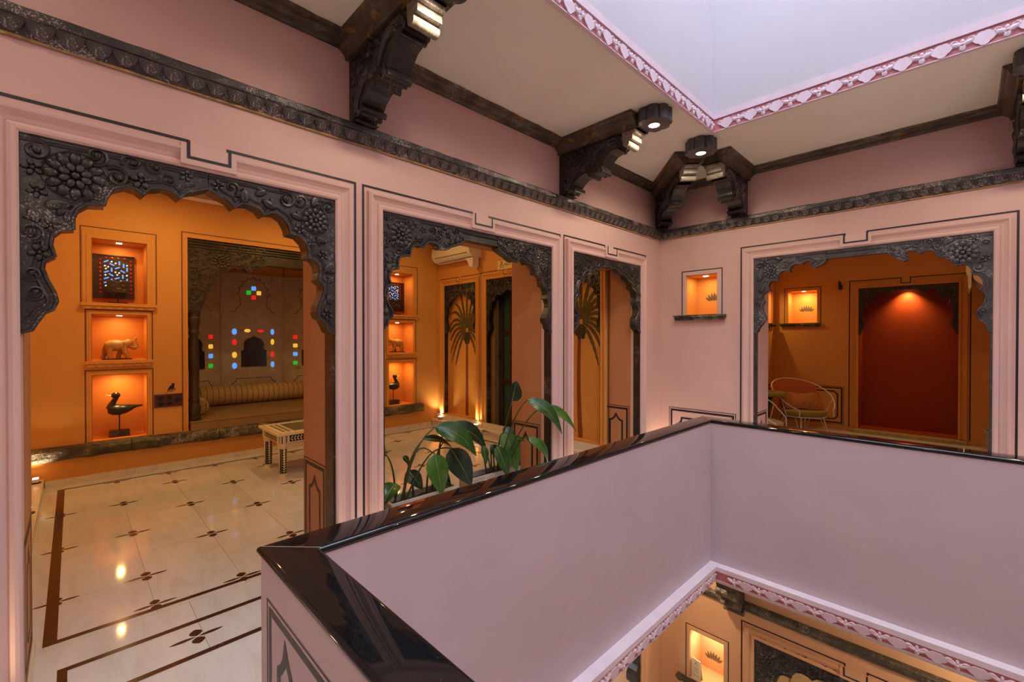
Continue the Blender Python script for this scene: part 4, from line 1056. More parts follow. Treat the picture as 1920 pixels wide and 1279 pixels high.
def block_on_stand(label, cy):
    X, zb = -6.75, 1.928
    t = thing('carved_block_on_stand', label, 'ornament', (X, cy, zb), 'carved blocks on stands')
    mk('foot', MB().box(X - 0.045, X + 0.045, cy - 0.085, cy + 0.085, zb - 0.002, zb + 0.020), 'black_iron', t)
    mk('rod', MB().tube([(X, cy, zb + 0.018), (X, cy, zb + 0.14)], 0.005, 8), 'black_iron', t)
    pts = [(-0.088, 0.13), (0.088, 0.13), (0.094, 0.245), (0.098, 0.258), (0.075, 0.262), (0.045, 0.262), (0.018, 0.250), (0.0, 0.230), (-0.018, 0.250), (-0.045, 0.262), (-0.075, 0.262), (-0.098, 0.258), (-0.094, 0.245)]
    mm = lambda u, v, d: Vector((X + d, cy + u, zb + v))
    k = mk('carved_block', MB().prism(mm, pts, -0.035, 0.035), 'book', t)
    r = MB()
    for u, v, a in ((-0.05, 0.2, 0.6), (0.05, 0.2, 2.4), (0.0, 0.17, 0.0), (-0.055, 0.155, 2.6), (0.055, 0.155, 0.4)): carved_leaf(r, mm, u, v, 0.06, 0.028, a, 0.035, 0.008)
    r.tube([mm(u, v, 0.03) for u, v in pts[2:]], 0.006, 5)
    mk('carved_relief', r, 'stone', k, True)
block_on_stand('dark carved block on a thin stand, before the blue pierced panel, top left niche', 0.372)
block_on_stand('dark carved block on a thin stand in the top niche seen through the plant arch', 2 * MC - 0.42)
# pierced window panel at the back of the top niches
def jali(label, y0, flip=False):
    t = thing('pierced_window_panel', label, 'window panel', (-6.925, y0, 2.0), 'pierced window panels')
    w, h, z0 = 0.365, 0.500, 2.0
    mm = lambda u, v, d: Vector((-6.925 + d, y0 + (w - u if flip else u), z0 + v))
    mk('frame', MB().obox(mm, 0, w, 0, h, 0, 0.012).obox(mm, 0, 0.036, 0, h, 0.012, 0.03).obox(mm, 0, w, 0, 0.035, 0.012, 0.035).obox(mm, w - 0.012, w, 0, h, 0.012, 0.02).obox(mm, 0, w, h - 0.012, h, 0.012, 0.02), 'jali', t)
    n = 9
    for k in range(n):
        v = 0.065 + k * 0.047
        for u in (0.066, w - 0.030): mk('red_bead', MB().dome(mm, u, v, 0.014, 0.014, 0, 0.008, 0.012, 8), 'pane_red_dim', t)
    for k in range(4): mk('red_bead', MB().dome(mm, 0.115 + k * 0.055, h - 0.034, 0.013, 0.011, 0, 0.008, 0.012, 8), 'pane_red_dim', t)
    def bar(u, v, a, L=0.046, W=0.014, mat='pane_blue'):
        c, s_ = math.cos(a), math.sin(a)
        q = [(-L / 2, -W / 2), (L / 2, -W / 2), (L / 2, W / 2), (-L / 2, W / 2)]
        mk('blue_pane' if mat == 'pane_blue' else 'pale_pane', MB().prism(mm, [(u + x * c - y * s_, v + x * s_ + y * c) for x, y in q], 0.012, 0.015, False), mat, t)
    for i, (u, v, a) in enumerate(((0.118, 0.425, .55), (0.168, 0.392, -.5), (0.232, 0.412, 1.57), (0.270, 0.385, 1.57), (0.215, 0.355, .45), (0.262, 0.318, -.55), (0.165, 0.330, 1.57), (0.120, 0.305, .45),
                 (0.160, 0.272, -.55), (0.262, 0.258, 1.57), (0.212, 0.236, .4), (0.120, 0.232, .45), (0.165, 0.205, 1.57), (0.258, 0.200, -.6), (0.120, 0.186, .45), (0.300, 0.345, 1.57), (0.300, 0.215, 1.57), (0.165, 0.135, .5), (0.25, 0.135, 1.57))): bar(u, v, a)
    for u, v in ((0.165, 0.424), (0.200, 0.408), (0.108, 0.372), (0.135, 0.362), (0.116, 0.340), (0.300, 0.392), (0.198, 0.305), (0.230, 0.300), (0.213, 0.276), (0.298, 0.275), (0.112, 0.268), (0.114, 0.145), (0.135, 0.118), (0.21, 0.16)): bar(u, v, 0.8, 0.017, 0.014, 'pane_white')
M['pane_red_dim'] = simple('deep_red_bead', (0.40, 0.015, 0.01, 1), 0.3)
jali('blue pierced window panel with red beads at the back of the top left niche', 0.162)
jali('blue pierced window panel in the top niche seen through the plant arch', 2 * MC - 0.162 - 0.365, True)

# switch plate and bird sticker
t = thing('switch_plate', 'dark red switch board with black round knobs between niches and day bed', 'switch', (AX, 0.806, 0.80))
mk('plate', MB().obox(MA, 0.674, 0.938, 0.730, 0.880, 0.0, 0.012), 'plate', t)
for u in (0.735, 0.815):
    for v in (0.772, 0.838): mk('knob', MB().lathe(MA(u, v, 0.012), [(0.028, 0), (0.028, 0.006), (0.012, 0.010), (0.008, 0.022)], 12, (1, 0, 0)), 'black', t)
mk('socket', MB().lathe(MA(0.895, 0.806, 0.012), [(0.032, 0), (0.030, 0.008), (0.020, 0.009)], 14, (1, 0, 0)), 'black', t)
t = thing('bird_sticker', 'black bird silhouette on a twig, above the red switch board', 'wall sticker', (AX, 0.82, 0.89))
bd = [(0.792, 0.918), (0.800, 0.926), (0.806, 0.950), (0.822, 0.974), (0.836, 0.984), (0.840, 1.000), (0.850, 1.008), (0.862, 1.004), (0.872, 0.998), (0.864, 0.994), (0.866, 0.975), (0.862, 0.955), (0.848, 0.938), (0.830, 0.932), (0.812, 0.926), (0.800, 0.912)]
mk('bird', MB().prism(MA, bd, 0.0, 0.0015, False), 'line', t)
tw = ribbon(MB(), MA, [(0.775, 0.892), (0.806, 0.908), (0.838, 0.926), (0.868, 0.948)], 0.004)
ribbon(tw, MA, [(0.838, 0.926), (0.868, 0.922)], 0.003)
for u, v, a in ((0.82, 0.912, -0.4), (0.835, 0.918, -0.6), (0.852, 0.920, 0.5), (0.866, 0.930, -0.3), (0.858, 0.945, 0.8), (0.842, 0.908, 0.2), (0.872, 0.940, 0.2)): tw.dome(MA, u, v, 0.009, 0.004, a, 0.001, 0.001, 6)
mk('twig', tw, 'line', t)

# --- day bed bay
BX = -8.30
bay = struct('wall_bay', MB().box(BX - 0.25, BX - 0.10, 0.5, 3.8, 0.2, 3.0).box(BX - 0.1, AX - 0.30, 0.84, 0.86, 0.2, 2.98).box(BX - 0.1, AX - 0.30, 3.44, 3.46, 0.2, 2.98)
             .box(BX - 0.1, AX - 0.28, 0.84, 3.46, 2.96, 3.0).box(BX - 0.1, AX - 0.301, 0.84, 3.46, 0.20, 0.405), 'peach')
mid = lambda u, v, d: Vector((BX + d, MC + u, v))
cs, sn = math.cos(math.radians(60)), math.sin(math.radians(60)); hp = 0.475
lft = lambda u, v, d: Vector((BX + cs * (hp - u) + sn * d, MC - 0.465 - sn * (hp - u) + cs * d, v))
rgt = lambda u, v, d: Vector((BX + cs * (hp + u) + sn * d, MC + 0.465 + sn * (hp + u) - cs * d, v))
def lobes(cusps, bulge):
    out = []
    for (a, b), (c, d) in zip(cusps, cusps[1:]):
        mx, my = (a + c) / 2, (b + d) / 2; L = math.hypot(c - a, d - b); nx, ny = (d - b) / L, -(c - a) / L
        for k in range(6):
            t = k / 6; w = math.sin(PI * t) * bulge * L
            out.append((a + (c - a) * t - nx * w, b + (d - b) * t - ny * w))
    return out + [cusps[-1]]
def window_panel(label, m, hw, side):
    s = thing('painted_window_panel', label, 'panel', m(0, 0.52, 0), 'panels of the day bed bay')
    b = 1.55; Z_ = lambda z: b + (z - b) * 1.089
    mk('board', MB().obox(m, -hw + 0.006, hw - 0.006, 0.41, Z_(2.508), -0.03, 0.0), 'panel', s)
    for e in (-1, 1): mk('edge_strip', MB().obox(m, e * (hw - 0.008) - 0.011, e * (hw - 0.008) + 0.011, 0.41, Z_(2.512), -0.032, 0.014), 'panel_edge', s)
    mk('top_strip', MB().obox(m, -hw, hw, Z_(2.500), Z_(2.515), -0.03, 0.012), 'panel_edge', s)
    cus = [(0, Z_(2.464)), (0.09, Z_(2.445)), (0.165, Z_(2.385)), (0.222, Z_(2.30)), (0.245, Z_(2.205)), (0.205, Z_(2.115))]
    half = lobes([(u, v) for u, v in cus], -0.28) + [(0.19, Z_(2.06)), (0.20, Z_(2.02)), (0.245, Z_(1.985)), (0.262, Z_(1.965)), (0.270, Z_(1.94)), (0.33, Z_(1.932))]
    ln = ribbon(MB(), m, [(-u, v) for u, v in reversed(half)] + half[1:], 0.008)
    ribbon(ln, m, [(-0.32, 0.60), (-0.32, 0.80), (-0.29, 0.815), (-0.265, 0.845), (-0.25, 0.88), (0.25, 0.88), (0.265, 0.845), (0.29, 0.815), (0.32, 0.80), (0.32, 0.60)], 0.009)
    mk('painted_outline', ln, 'line', s)
    wz = (1.060, 1.345, 1.375, 1.470, 1.525, 1.575)
    wp = [(-0.194, wz[0]), (0.194, wz[0]), (0.194, wz[1] - 0.02), (0.182, wz[1]), (0.160, wz[1]), (0.150, wz[2]), (0.160, 1.42), (0.152, wz[3]), (0.115, wz[4]), (0.055, wz[4] + 0.025), (0.0, wz[5]), (-0.055, wz[4] + 0.025), (-0.115, wz[4]), (-0.152, wz[3]), (-0.160, 1.42), (-0.150, wz[2]), (-0.160, wz[1]), (-0.182, wz[1]), (-0.194, wz[1] - 0.02)]
    w = mk('arched_window', MB().prism(m, wp, -0.002, 0.002, False), 'dark_glass', s)
    mk('window_reveal', MB().tube([m(u, v, 0.003) for u, v in wp + wp[:1]], 0.006, 5), 'panel', w)
    hk = MB()
    for u, v in ((-0.23, 1.36), (0.225, 1.20), (-0.25, 1.02), (-0.18, 1.66)): hk.tube([m(u - 0.022, v, 0.006), m(u, v + 0.006, 0.009), m(u + 0.022, v, 0.006)], 0.004, 5)
    mk('hook', hk, 'black_iron', s)
    def sq(u, v, c, a=0.034, bb=0.034):
        mk(c.split('_')[1] + '_pane', MB().prism(m, [(u - a * .8, v - bb), (u + a * .8, v - bb), (u + a, v - bb * .7), (u + a, v + bb * .7), (u + a * .8, v + bb), (u - a * .8, v + bb), (u - a, v + bb * .7), (u - a, v - bb * .7)], -0.001, 0.005, False), c, s)
    def ov(u, v, c, a, bb):
        mk(c.split('_')[1] + '_pane', MB().prism(m, [(u + a * math.cos(k * PI / 7), v + bb * math.sin(k * PI / 7)) for k in range(14)], -0.001, 0.005, False), c, s)
    if side == 0:
        for u, cols in ((-0.282, ('blue', 'red', 'yellow', 'blue')), (0.282, ('blue', 'yellow', 'red', 'blue'))):
            for z, c in zip((1.645, 1.475, 1.268, 1.092), cols): ov(u, z, 'pane_' + c, 0.035 if u < 0 else 0.028, 0.050)
        ov(-0.095, 1.662, 'pane_yellow', 0.046, 0.028); ov(0.102, 1.660, 'pane_red', 0.048, 0.025)
    else:
        for u in (-0.292, 0.292):
            if (u > 0) == (side < 0): cl = ('red', 'yellow', 'blue', 'green')
            else: cl = ('green', 'yellow', 'blue', 'red')
            for z, c in zip((1.560, 1.410, 1.262, 1.108), cl): sq(u, z, 'pane_' + c, 0.036, 0.033)
    if side >= 0:
        sq(0, 2.362, 'pane_blue'); sq(-0.074, 2.290, 'pane_green'); sq(0.078, 2.290, 'pane_yellow'); sq(0, 2.214, 'pane_red')
window_panel('grey middle panel of the bay with arched window and coloured glass, behind the bolster', mid, 0.465, 0)
window_panel('left angled grey panel of the bay with green and red glass, behind the pillar', lft, hp, -1)
window_panel('right angled grey panel of the bay, half hidden behind the pink pier', rgt, hp, 1)
for m_, a, b in ((mid, -0.465, 0.465), (lft, -hp, hp), (rgt, -hp, hp)):
    mk('bay_wall_panel', MB().obox(m_, a, b, 0.41, 2.96, -0.08, -0.033), 'peach', bay)
t = thing('day_bed_mattress', 'brown cotton mattress filling the window bay', 'mattress', (-7.4, MC, 0.406))
mp_ = [(AX + 0.05, BAY[0] + 0.02), (AX - 0.33, BAY[0] + 0.02), (AX - 0.33, 0.88), (-7.80, 0.88), (-8.22, 1.62), (-8.22, 2 * MC - 1.62), (-7.80, 3.42), (AX - 0.33, 3.42), (AX - 0.33, BAY[1] - 0.02), (AX + 0.05, BAY[1] - 0.02)]
mm_ = MB().prism(flat(0), mp_, 0.412, 0.520)
mk('mattress', mm_, 'mattress', t)
mk('piping', MB().tube([(AX + 0.05, BAY[0] + 0.02, 0.517), (AX + 0.05, BAY[1] - 0.02, 0.517)], 0.006, 5), 'mattress', t)
def bolster(label, a, b, r):
    a, b = Vector(a), Vector(b); t = thing('bolster', label, 'bolster', tuple((a + b) / 2 - Vector((0, 0, r))), 'striped bolsters')
    d = (b - a).normalized(); n = 12; L = (b - a).length
    pts = [a + d * (L * q) for q in (0, 0.01, 0.03, 0.25, 0.5, 0.75, 0.97, 0.99, 1.0)]
    mk('cover', MB().tube(pts, [r * 0.80, r * 0.93, r, r * 1.01, r * 1.01, r * 1.01, r, r * 0.93, r * 0.80], 24), 'bolster', t, True)
    for e, s in ((a, -1), (b, 1)):
        g_ = MB()
        for k in range(18):
            w = 2 * PI * k / 18; e1 = d.orthogonal().normalized(); e2 = d.cross(e1); v_ = e1 * math.cos(w) + e2 * math.sin(w)
            g_.tube([e + d * s * 0.012 + v_ * r * 0.13, e + d * s * 0.016 + v_ * r * 0.45, e + d * s * 0.004 + v_ * r * 0.80], [r * 0.03, r * 0.075, r * 0.12], 5)
        g_.dome(lambda u, v, dd: e + e1 * u + e2 * v + d * s * dd, 0, 0, r * 0.16, r * 0.16, 0, 0.015, 0.014, 8)
        mk('gathered_end', g_, 'bolster', t, True)
bolster('long striped tan bolster lying along the back of the day bed', (-7.92, 1.30, 0.667), (-7.92, 3.0, 0.667), 0.145)
bolster('short tan bolster, its gathered round end facing out beside the pillar', (-7.75, 1.18, 0.640), (-7.05, 1.18, 0.640), 0.115)
# carved wooden portal in the bay opening
t = thing('carved_portal', 'brown carved wooden portal with pillars framing the day bed', 'portal', (AX, MC, 0.52))
pa = (BAY[0] + 0.004, BAY[1] - 0.004, 0.52, 2.76)
PR = [(0, 1.86), (.06, 1.87), (.13, 1.90), (.15, 1.95), (.165, 2.0), (.195, 2.04), (.20, 2.10), (.235, 2.13), (.245, 2.20), (.29, 2.23), (.30, 2.29), (.345, 2.32), (.36, 2.37), (.42, 2.39), (.45, 2.44), (.50, 2.45), (.53, 2.435), (.56, 2.455), (.615, 2.46), (.64, 2.43), (.67, 2.415), (.70, 2.42), (.70, 2.445), (.76, 2.46), (.80, 2.49), (.86, 2.505), (1.15, 2.51)]
arch(t, MA, pa, PR, 2.755, -0.02, -0.16, 'wood_brown', 'wood_brown', seed=31, style='dense', lintel=0.88, posts=False, rlist=[(0.36, 2.52, 0.10)] * 2)
lt = MB()
for z, d in ((2.735, 0.0), (2.70, -0.008), (2.665, -0.004)): lt.tube([MA(pa[0], z, d - 0.012), MA(pa[1], z, d - 0.012)], 0.014, 6)
mk('lintel_mouldings', lt, 'wood_brown', t)
for y_ in (BAY[0] + 0.075, BAY[1] - 0.075):
    mk('pillar', MB().lathe((AX - 0.09, y_, 0.52), [(0.070, 0), (0.070, 0.04), (0.055, 0.05), (0.066, 0.10), (0.072, 0.16), (0.050, 0.22), (0.060, 0.24), (0.060, 0.26), (0.052, 0.28), (0.054, 0.60), (0.050, 0.95), (0.046, 1.06), (0.058, 1.08), (0.058, 1.10), (0.048, 1.12), (0.062, 1.20), (0.070, 1.26), (0.060, 1.29), (0.072, 1.31), (0.072, 1.37)], 14), 'wood_brown', t, True)
    mk('side_board', MB().box(AX - 0.16, AX - 0.03, y_ - 0.070, y_ + 0.055, 1.89, 2.66), 'wood_brown', t)
    f = MB(); sg = 1
    for k in range(7):
        for a in range(4): f.dome(MA, y_ - 0.01 + 0.018 * math.cos(a * PI / 2 + 0.4), 1.96 + k * 0.095 + 0.018 * math.sin(a * PI / 2 + 0.4), 0.017, 0.012, a * PI / 2 + 0.4, 0.012, -0.03, 6)
    mk('flower_carving', f, 'wood_brown', t, True)

# --- bone inlaid bench with a tinted top
t = thing('inlaid_bench', 'low bone and black inlaid bench with tinted glass top, beside the pink pier', 'table', (-5.56, 2.1, 0.0))
x0, x1, y0, y1 = -5.905, -5.215, 1.572, 2.72
mk('tabletop_frame', MB().box(x0, x1, y0, y0 + 0.085, 0.474, 0.502).box(x0, x1, y1 - 0.085, y1, 0.474, 0.502).box(x0, x0 + 0.085, y0 + 0.085, y1 - 0.085, 0.474, 0.502).box(x1 - 0.085, x1, y0 + 0.085, y1 - 0.085, 0.474, 0.502), 'bone', t)
dm = MB()
for k in range(14):
    u = x0 + 0.025 + k * (x1 - x0 - 0.05) / 13.5
    for y_ in (y0 + 0.020, y1 - 0.045): dm.box(u, u + 0.028, y_, y_ + 0.012, 0.5018, 0.5026)
for k in range(22):
    u = y0 + 0.025 + k * (y1 - y0 - 0.05) / 21.5
    for x_ in (x0 + 0.018, x1 - 0.030): dm.box(x_, x_ + 0.012, u, u + 0.03, 0.5018, 0.5026)
mk('inlay_border', dm, 'black', t)
mk('glass_top', MB().box(x0 + 0.085, x1 - 0.085, y0 + 0.085, y1 - 0.085, 0.478, 0.499), 'glass_top', t)
lf = MB()
for y_ in (y0 + 0.16, y1 - 0.16):
    for k in range(16):
        u = x0 + 0.11 + k * 0.031
        for s_ in (-1, 1): lf.dome(flat(0.4992), u, y_ + s_ * 0.030, 0.030, 0.010, s_ * 0.9, 0.0008, 0.0, 6)
mk('leaf_inlay', lf, 'bone', t)
mk('apron', MB().box(x0 + 0.04, x1 - 0.04, y0 + 0.04, y0 + 0.062, 0.380, 0.473).box(x0 + 0.04, x1 - 0.04, y1 - 0.062, y1 - 0.04, 0.380, 0.473).box(x0 + 0.04, x0 + 0.062, y0 + 0.062, y1 - 0.062, 0.380, 0.473).box(x1 - 0.062, x1 - 0.04, y0 + 0.062, y1 - 0.062, 0.380, 0.473), 'bone', t)
ap = MB()
fy, fx = face_my(y0 + 0.04), face_px(x1 - 0.04)
ap.obox(fy, x0 + 0.14, x1 - 0.14, 0.392, 0.462, 0.0, 0.0015); ap.obox(fx, y0 + 0.14, y1 - 0.14, 0.392, 0.462, 0.0, 0.0015)
mk('apron_inlay', ap, 'black', t)
av = MB()
for k in range(12):
    u = x0 + 0.165 + k * 0.033
    for s_ in (-1, 1): av.dome(fy, u, 0.427 + s_ * 0.014, 0.017, 0.007, s_ * 0.9, 0.001, 0.0015, 6)
for k in range(26):
    u = y0 + 0.165 + k * 0.033
    for s_ in (-1, 1): av.dome(fx, u, 0.427 + s_ * 0.014, 0.017, 0.007, s_ * 0.9, 0.001, 0.0015, 6)
mk('apron_leaves', av, 'bone', t)
for lx in (x0 + 0.085, x1 - 0.085):
    for ly in (y0 + 0.085, y1 - 0.085):
        lg = MB().lathe((lx, ly, 0), [(0.042, 0.0), (0.046, 0.028), (0.038, 0.032), (0.048, 0.32), (0.054, 0.345), (0.050, 0.365), (0.062, 0.372), (0.064, 0.474)], 4)
        # square section leg turned to face the room
        c_ = Vector((lx, ly, 0)); lg.v = [tuple(Matrix.Rotation(PI / 4, 3, 'Z') @ (Vector(v) - c_) + c_) for v in lg.v]
        # lathe(4) has its corners on the diagonals: bring flats outwards
        l_ = mk('leg', lg, 'bone', t)
        iv = MB(); il = MB()
        for (m_, cu) in ((face_my(ly - 0.034), lx), (face_px(lx + 0.034), ly)):
            iv.obox(m_, cu - 0.025, cu + 0.025, 0.050, 0.318, -0.004, 0.0035)
            for k in range(9):
                for s_ in (-1, 1): il.dome(m_, cu + s_ * 0.010, 0.072 + k * 0.027, 0.0105, 0.0042, s_ * 0.8, 0.001, 0.0035, 6)
            for a in range(4): il.dome(m_, cu + 0.013 * math.cos(a * PI / 2 + PI / 4), 0.422 + 0.016 * math.sin(a * PI / 2 + PI / 4), 0.015, 0.008, a * PI / 2 + PI / 4, 0.001, 0.0125, 6)
            iv.obox(m_, cu - 0.028, cu + 0.028, 0.385, 0.460, 0.0, 0.0120)
        mk('leg_inlay', iv, 'black', l_); mk('leg_leaves', il, 'bone', l_)

# --- palm paintings, door, sign, air conditioner on the right wall
def palm(label, cx, cz, lim, base, spread, rough, group='painted palm trees', curve=0.0):
    t = thing('palm_mural', label, 'mural', (cx, AY, base), group); m = lambda u, v, d: Vector((u, AY + 0.106 - d, v))
    rnd = random.Random(rough)
    tr = MB(); L = []; R_ = []
    n = 14
    for k in range(n + 1):
        q = k / n; w = 0.034 - 0.014 * q; u = cx + curve * math.sin(q * 2.6)
        L.append((u - w * (1 + 0.1 * (k % 2)), base + (cz - 0.12 - base) * q)); R_.append((u + w * (1 + 0.1 * (k % 2)), base + (cz - 0.12 - base) * q))
    tr.prism(m, L + R_[::-1], 0.0, 0.0012, False); mk('painted_trunk', tr, 'palm_trunk', t)
    for k in range(19):
        a = -0.95 + (PI + 1.90) * k / 18; ln = spread * (0.86 + 0.24 * max(0, math.sin(a))) * rnd.uniform(0.95, 1.05)
        droop = 0.42 * abs(math.cos(a)) ** 1.2
        P = []
        for i in range(17):
            q = i / 16; u = cx + math.cos(a) * ln * q * (1 - 0.12 * q); v = cz + math.sin(a) * ln * q - droop * (q ** 2.4) * ln + 0.20 * ln * math.sin(PI * q * 0.9) * abs(math.cos(a))
            P.append(Vector((u, v)))
        P = [p_ for p_ in P[1:] if lim[0] < p_.x < lim[1] and p_.y < lim[2]]
        if len(P) < 5: continue
        fb = MB(); Lp = []; Rp = []
        for i, p_ in enumerate(P):
            q = i / 16; tq = (P[min(i + 1, len(P) - 1)] - P[max(i - 1, 0)]).normalized(); nn = Vector((-tq.y, tq.x))
            w = 0.027 * math.sin(PI * min(1, q ** 0.85 + 0.01)) ** 1.0 * (1.0 if i % 2 else 0.68) + 0.002
            Lp.append(p_ + nn * w); Rp.append(p_ - nn * w)
        fb.prism(m, [tuple(p_) for p_ in Lp + Rp[::-1]], 0.0, 0.0014 + 0.0002 * k, False)
        mk('painted_frond', fb, 'palm_leaf', t)
    for i, (u, v) in enumerate(((-0.045, -0.06), (0.0, -0.05), (0.045, -0.06), (-0.03, -0.11), (0.025, -0.115), (-0.055, -0.14), (0.055, -0.13), (0.0, -0.15), (-0.02, -0.19), (0.04, -0.18))):
        mk('painted_coconut', MB().prism(m, [(cx + u + 0.026 * math.cos(k * PI / 6), cz + v + 0.036 * math.sin(k * PI / 6)) for k in range(12)], 0.0, 0.0055 + 0.0002 * i, False), 'palm_nut', t)
palm('painted palm tree in the recess nearest the sitting room corner, seen through the plant arch', -5.93, 1.660, (-6.40, -5.57, 2.40), 0.228, 0.66, 1)
palm('painted palm tree with coconuts seen through the narrow corner arch', -3.555, 1.745, (-3.855, -3.18, 2.40), 0.228, 0.62, 2, curve=-0.03)
t = thing('double_door', 'dark blue green double door with brown stiles under the ochre sign', 'door', (-4.83, AY + 0.2, 0.12))
D_ = lambda u, v, d: Vector((u, AY + 0.20 - d, v))
mk('door_jamb', MB().obox(D_, DR[0] + 0.003, DR[0] + 0.075, 0.122, 2.45, -0.04, 0.10).obox(D_, DR[1] - 0.075, DR[1] - 0.003, 0.122, 2.45, -0.04, 0.10).obox(D_, DR[0] + 0.075, DR[1] - 0.075, 2.38, 2.45, -0.04, 0.10), 'olive_wood', t)
for a, b in ((DR[0] + 0.078, -4.832), (-4.828, DR[1] - 0.078)):
    lf = mk('door_leaf', MB().obox(D_, a, b, 0.135, 2.378, -0.02, 0.012), 'green_wood', t)
    st = MB()
    for c in (a + 0.10, b - 0.10): st.obox(D_, c - 0.028, c + 0.028, 0.14, 2.37, 0.012, 0.034)
    for z in (0.17, 0.86, 1.62, 2.34): st.obox(D_, a + 0.128, b - 0.128, z - 0.03, z + 0.03, 0.012, 0.030)
    mk('stile_and_rail', st, 'jali', lf)
    for z0_, z1_ in ((0.2, 0.83), (0.89, 1.59), (1.65, 2.31)): mk('door_panel', MB().obox(D_, a + 0.130, b - 0.130, z0_, z1_, 0.010, 0.018), 'teal', lf)
mk('bolt', MB().obox(D_, DR[0] + 0.10, DR[0] + 0.125, 1.20, 1.36, 0.012, 0.03), 'black_iron', t)
struct('trim_10', MB().box(DR[0] + 0.003, DR[1] - 0.003, AY - 0.0, AY + 0.30, 0.114, 0.134), 'marble_edge')
t = thing('door_sign', 'small ochre sign with a dark emblem above the blue green door', 'sign', (-4.85, AY, 2.58))
S_ = lambda u, v, d: Vector((u, AY - d, v))
mk('board', MB().obox(S_, -5.038, -4.640, 2.580, 2.716, 0.0, 0.012), 'sign', t)
em = MB(); ec = (-4.945, 2.652)
em.prism(S_, [(ec[0] - 0.010, ec[1] + 0.02), (ec[0] + 0.010, ec[1] + 0.02), (ec[0] + 0.013, ec[1] + 0.038), (ec[0], ec[1] + 0.052), (ec[0] - 0.013, ec[1] + 0.038)], 0.012, 0.0135, False)
for s_ in (-1, 1):
    em.prism(S_, [(ec[0] + s_ * 0.004, ec[1] + 0.018), (ec[0] + s_ * 0.014, ec[1] + 0.012), (ec[0] + s_ * 0.036, ec[1] - 0.018), (ec[0] + s_ * 0.040, ec[1] - 0.030), (ec[0] + s_ * 0.024, ec[1] - 0.022), (ec[0] + s_ * 0.008, ec[1] - 0.004)], 0.012, 0.0135, False)
    for k in (0.006, 0.022): em.prism(S_, [(ec[0] + s_ * k, ec[1] - 0.030), (ec[0] + s_ * (k + 0.006), ec[1] - 0.030), (ec[0] + s_ * (k + 0.010), ec[1] - 0.050), (ec[0] + s_ * (k + 0.004), ec[1] - 0.050)], 0.012, 0.0135, False)
mk('emblem', em, 'line', t)
def text(body, m_rot, loc, size, mat, parent, name='lettering', ext=0.0006):
    cu = bpy.data.curves.new(name, 'FONT'); cu.body = body; cu.size = size; cu.extrude = ext; cu.align_x = 'LEFT'; cu.align_y = 'CENTER'
    o = bpy.data.objects.new(name, cu); COL.objects.link(o)
    dg = bpy.context.evaluated_depsgraph_get(); me = bpy.data.meshes.new_from_object(o.evaluated_get(dg))
    bpy.data.objects.remove(o, do_unlink=True)
    o = bpy.data.objects.new(name, me); COL.objects.link(o); me.materials.clear(); me.materials.append(M[mat])
    o.parent = parent; o.location = Vector(loc) - ORG[parent.as_pointer()]; o.rotation_euler = m_rot
    return o
text('NILO', (PI / 2, 0, 0), (-4.888, AY - 0.0128, 2.650), 0.062, 'line', t)
t = thing('air_conditioner', 'cream air conditioner high on the wall, above the palm recess', 'air conditioner', (-5.9, AY, 2.82))
pf = [(AY, 3.09), (AY - 0.19, 3.09), (AY - 0.235, 3.06), (AY - 0.255, 3.00), (AY - 0.255, 2.93), (AY - 0.235, 2.875), (AY - 0.19, 2.835), (AY - 0.10, 2.815), (AY, 2.83)]
ax_ = lambda u, v, d: Vector((d, u, v))
mk('casing', MB().prism(ax_, pf, -6.42, -5.44), 'ac', t, True)
mk('end_cap', MB().prism(ax_, [(AY + (u - AY) * 1.02, v) for u, v in pf], -5.44, -5.425), 'ac', t, True)
mk('end_cap', MB().prism(ax_, [(AY + (u - AY) * 1.02, v) for u, v in pf], -6.435, -6.42), 'ac', t, True)
lv = MB()
for u, v in ((AY - 0.245, 2.888), (AY - 0.155, 2.822)): lv.tube([(-6.36, u, v), (-5.50, u, v)], 0.004, 5)
mk('louvre_line', lv, 'black_iron', t)
mk('pipe_cover', MB().prism(lambda u, v, d: Vector((u, AY - d, v)), [(-5.66, 2.815), (-5.44, 2.815), (-5.44, 2.70), (-5.455, 2.675), (-5.49, 2.665), (-5.525, 2.68), (-5.545, 2.71), (-5.575, 2.77), (-5.61, 2.80)], 0.05, 0.17), 'ac', t, True)

# ================================================================== FAR CORRIDOR NICHE, FAR ROOM
def lotus(parent_label, m, cu, cv, w, d, cat_loc, mat='lotus', group='painted lotus flowers'):
    t = thing('lotus_painting', parent_label, 'wall painting', cat_loc, group)
    def petal(c, base, L, W, a):
        pts = []
        for k in range(11):
            q = k / 10; r = W * math.sin(PI * q ** 0.8) ** 0.9
            pts.append((q * L, r))
        ring = pts + [(x, -y) for x, y in reversed(pts[1:-1])]
        ca, sa = math.cos(a), math.sin(a)
        return [(c + x * ca - y * sa, base + x * sa + y * ca) for x, y in ring]
    for k, (du, L, W, a) in enumerate(((0, .40, .062, 90), (-.14, .37, .055, 97), (.14, .37, .055, 83), (-.25, .34, .050, 112), (.25, .34, .050, 68), (-.32, .27, .042, 138), (.32, .27, .042, 42))):
        mk('petal', MB().prism(m, petal(cu + du * w * 0.62, cv + abs(du) * 0.05 * w, L * w, W * w, math.radians(a)), d, d + 0.0016 + 0.0003 * k, False), mat, t)
lotus('grey lotus painted inside the lit niche beside the far left corner', MBK, -2.105, 1.985, 0.26, -0.299, (-2.02, WY + 0.299, 2.0))
lotus('dark lotus painted inside the glowing niche above the wire chair', M3, -2.028, 2.015, 0.29, -0.299, (-2.02, RY3 + 0.299, 2.0))
lotus('dark lotus painted inside the lit niche of the storey below', MBK, -2.10, -2.33, 0.26, -0.299, (-2.05, WY + 0.299, -2.2))
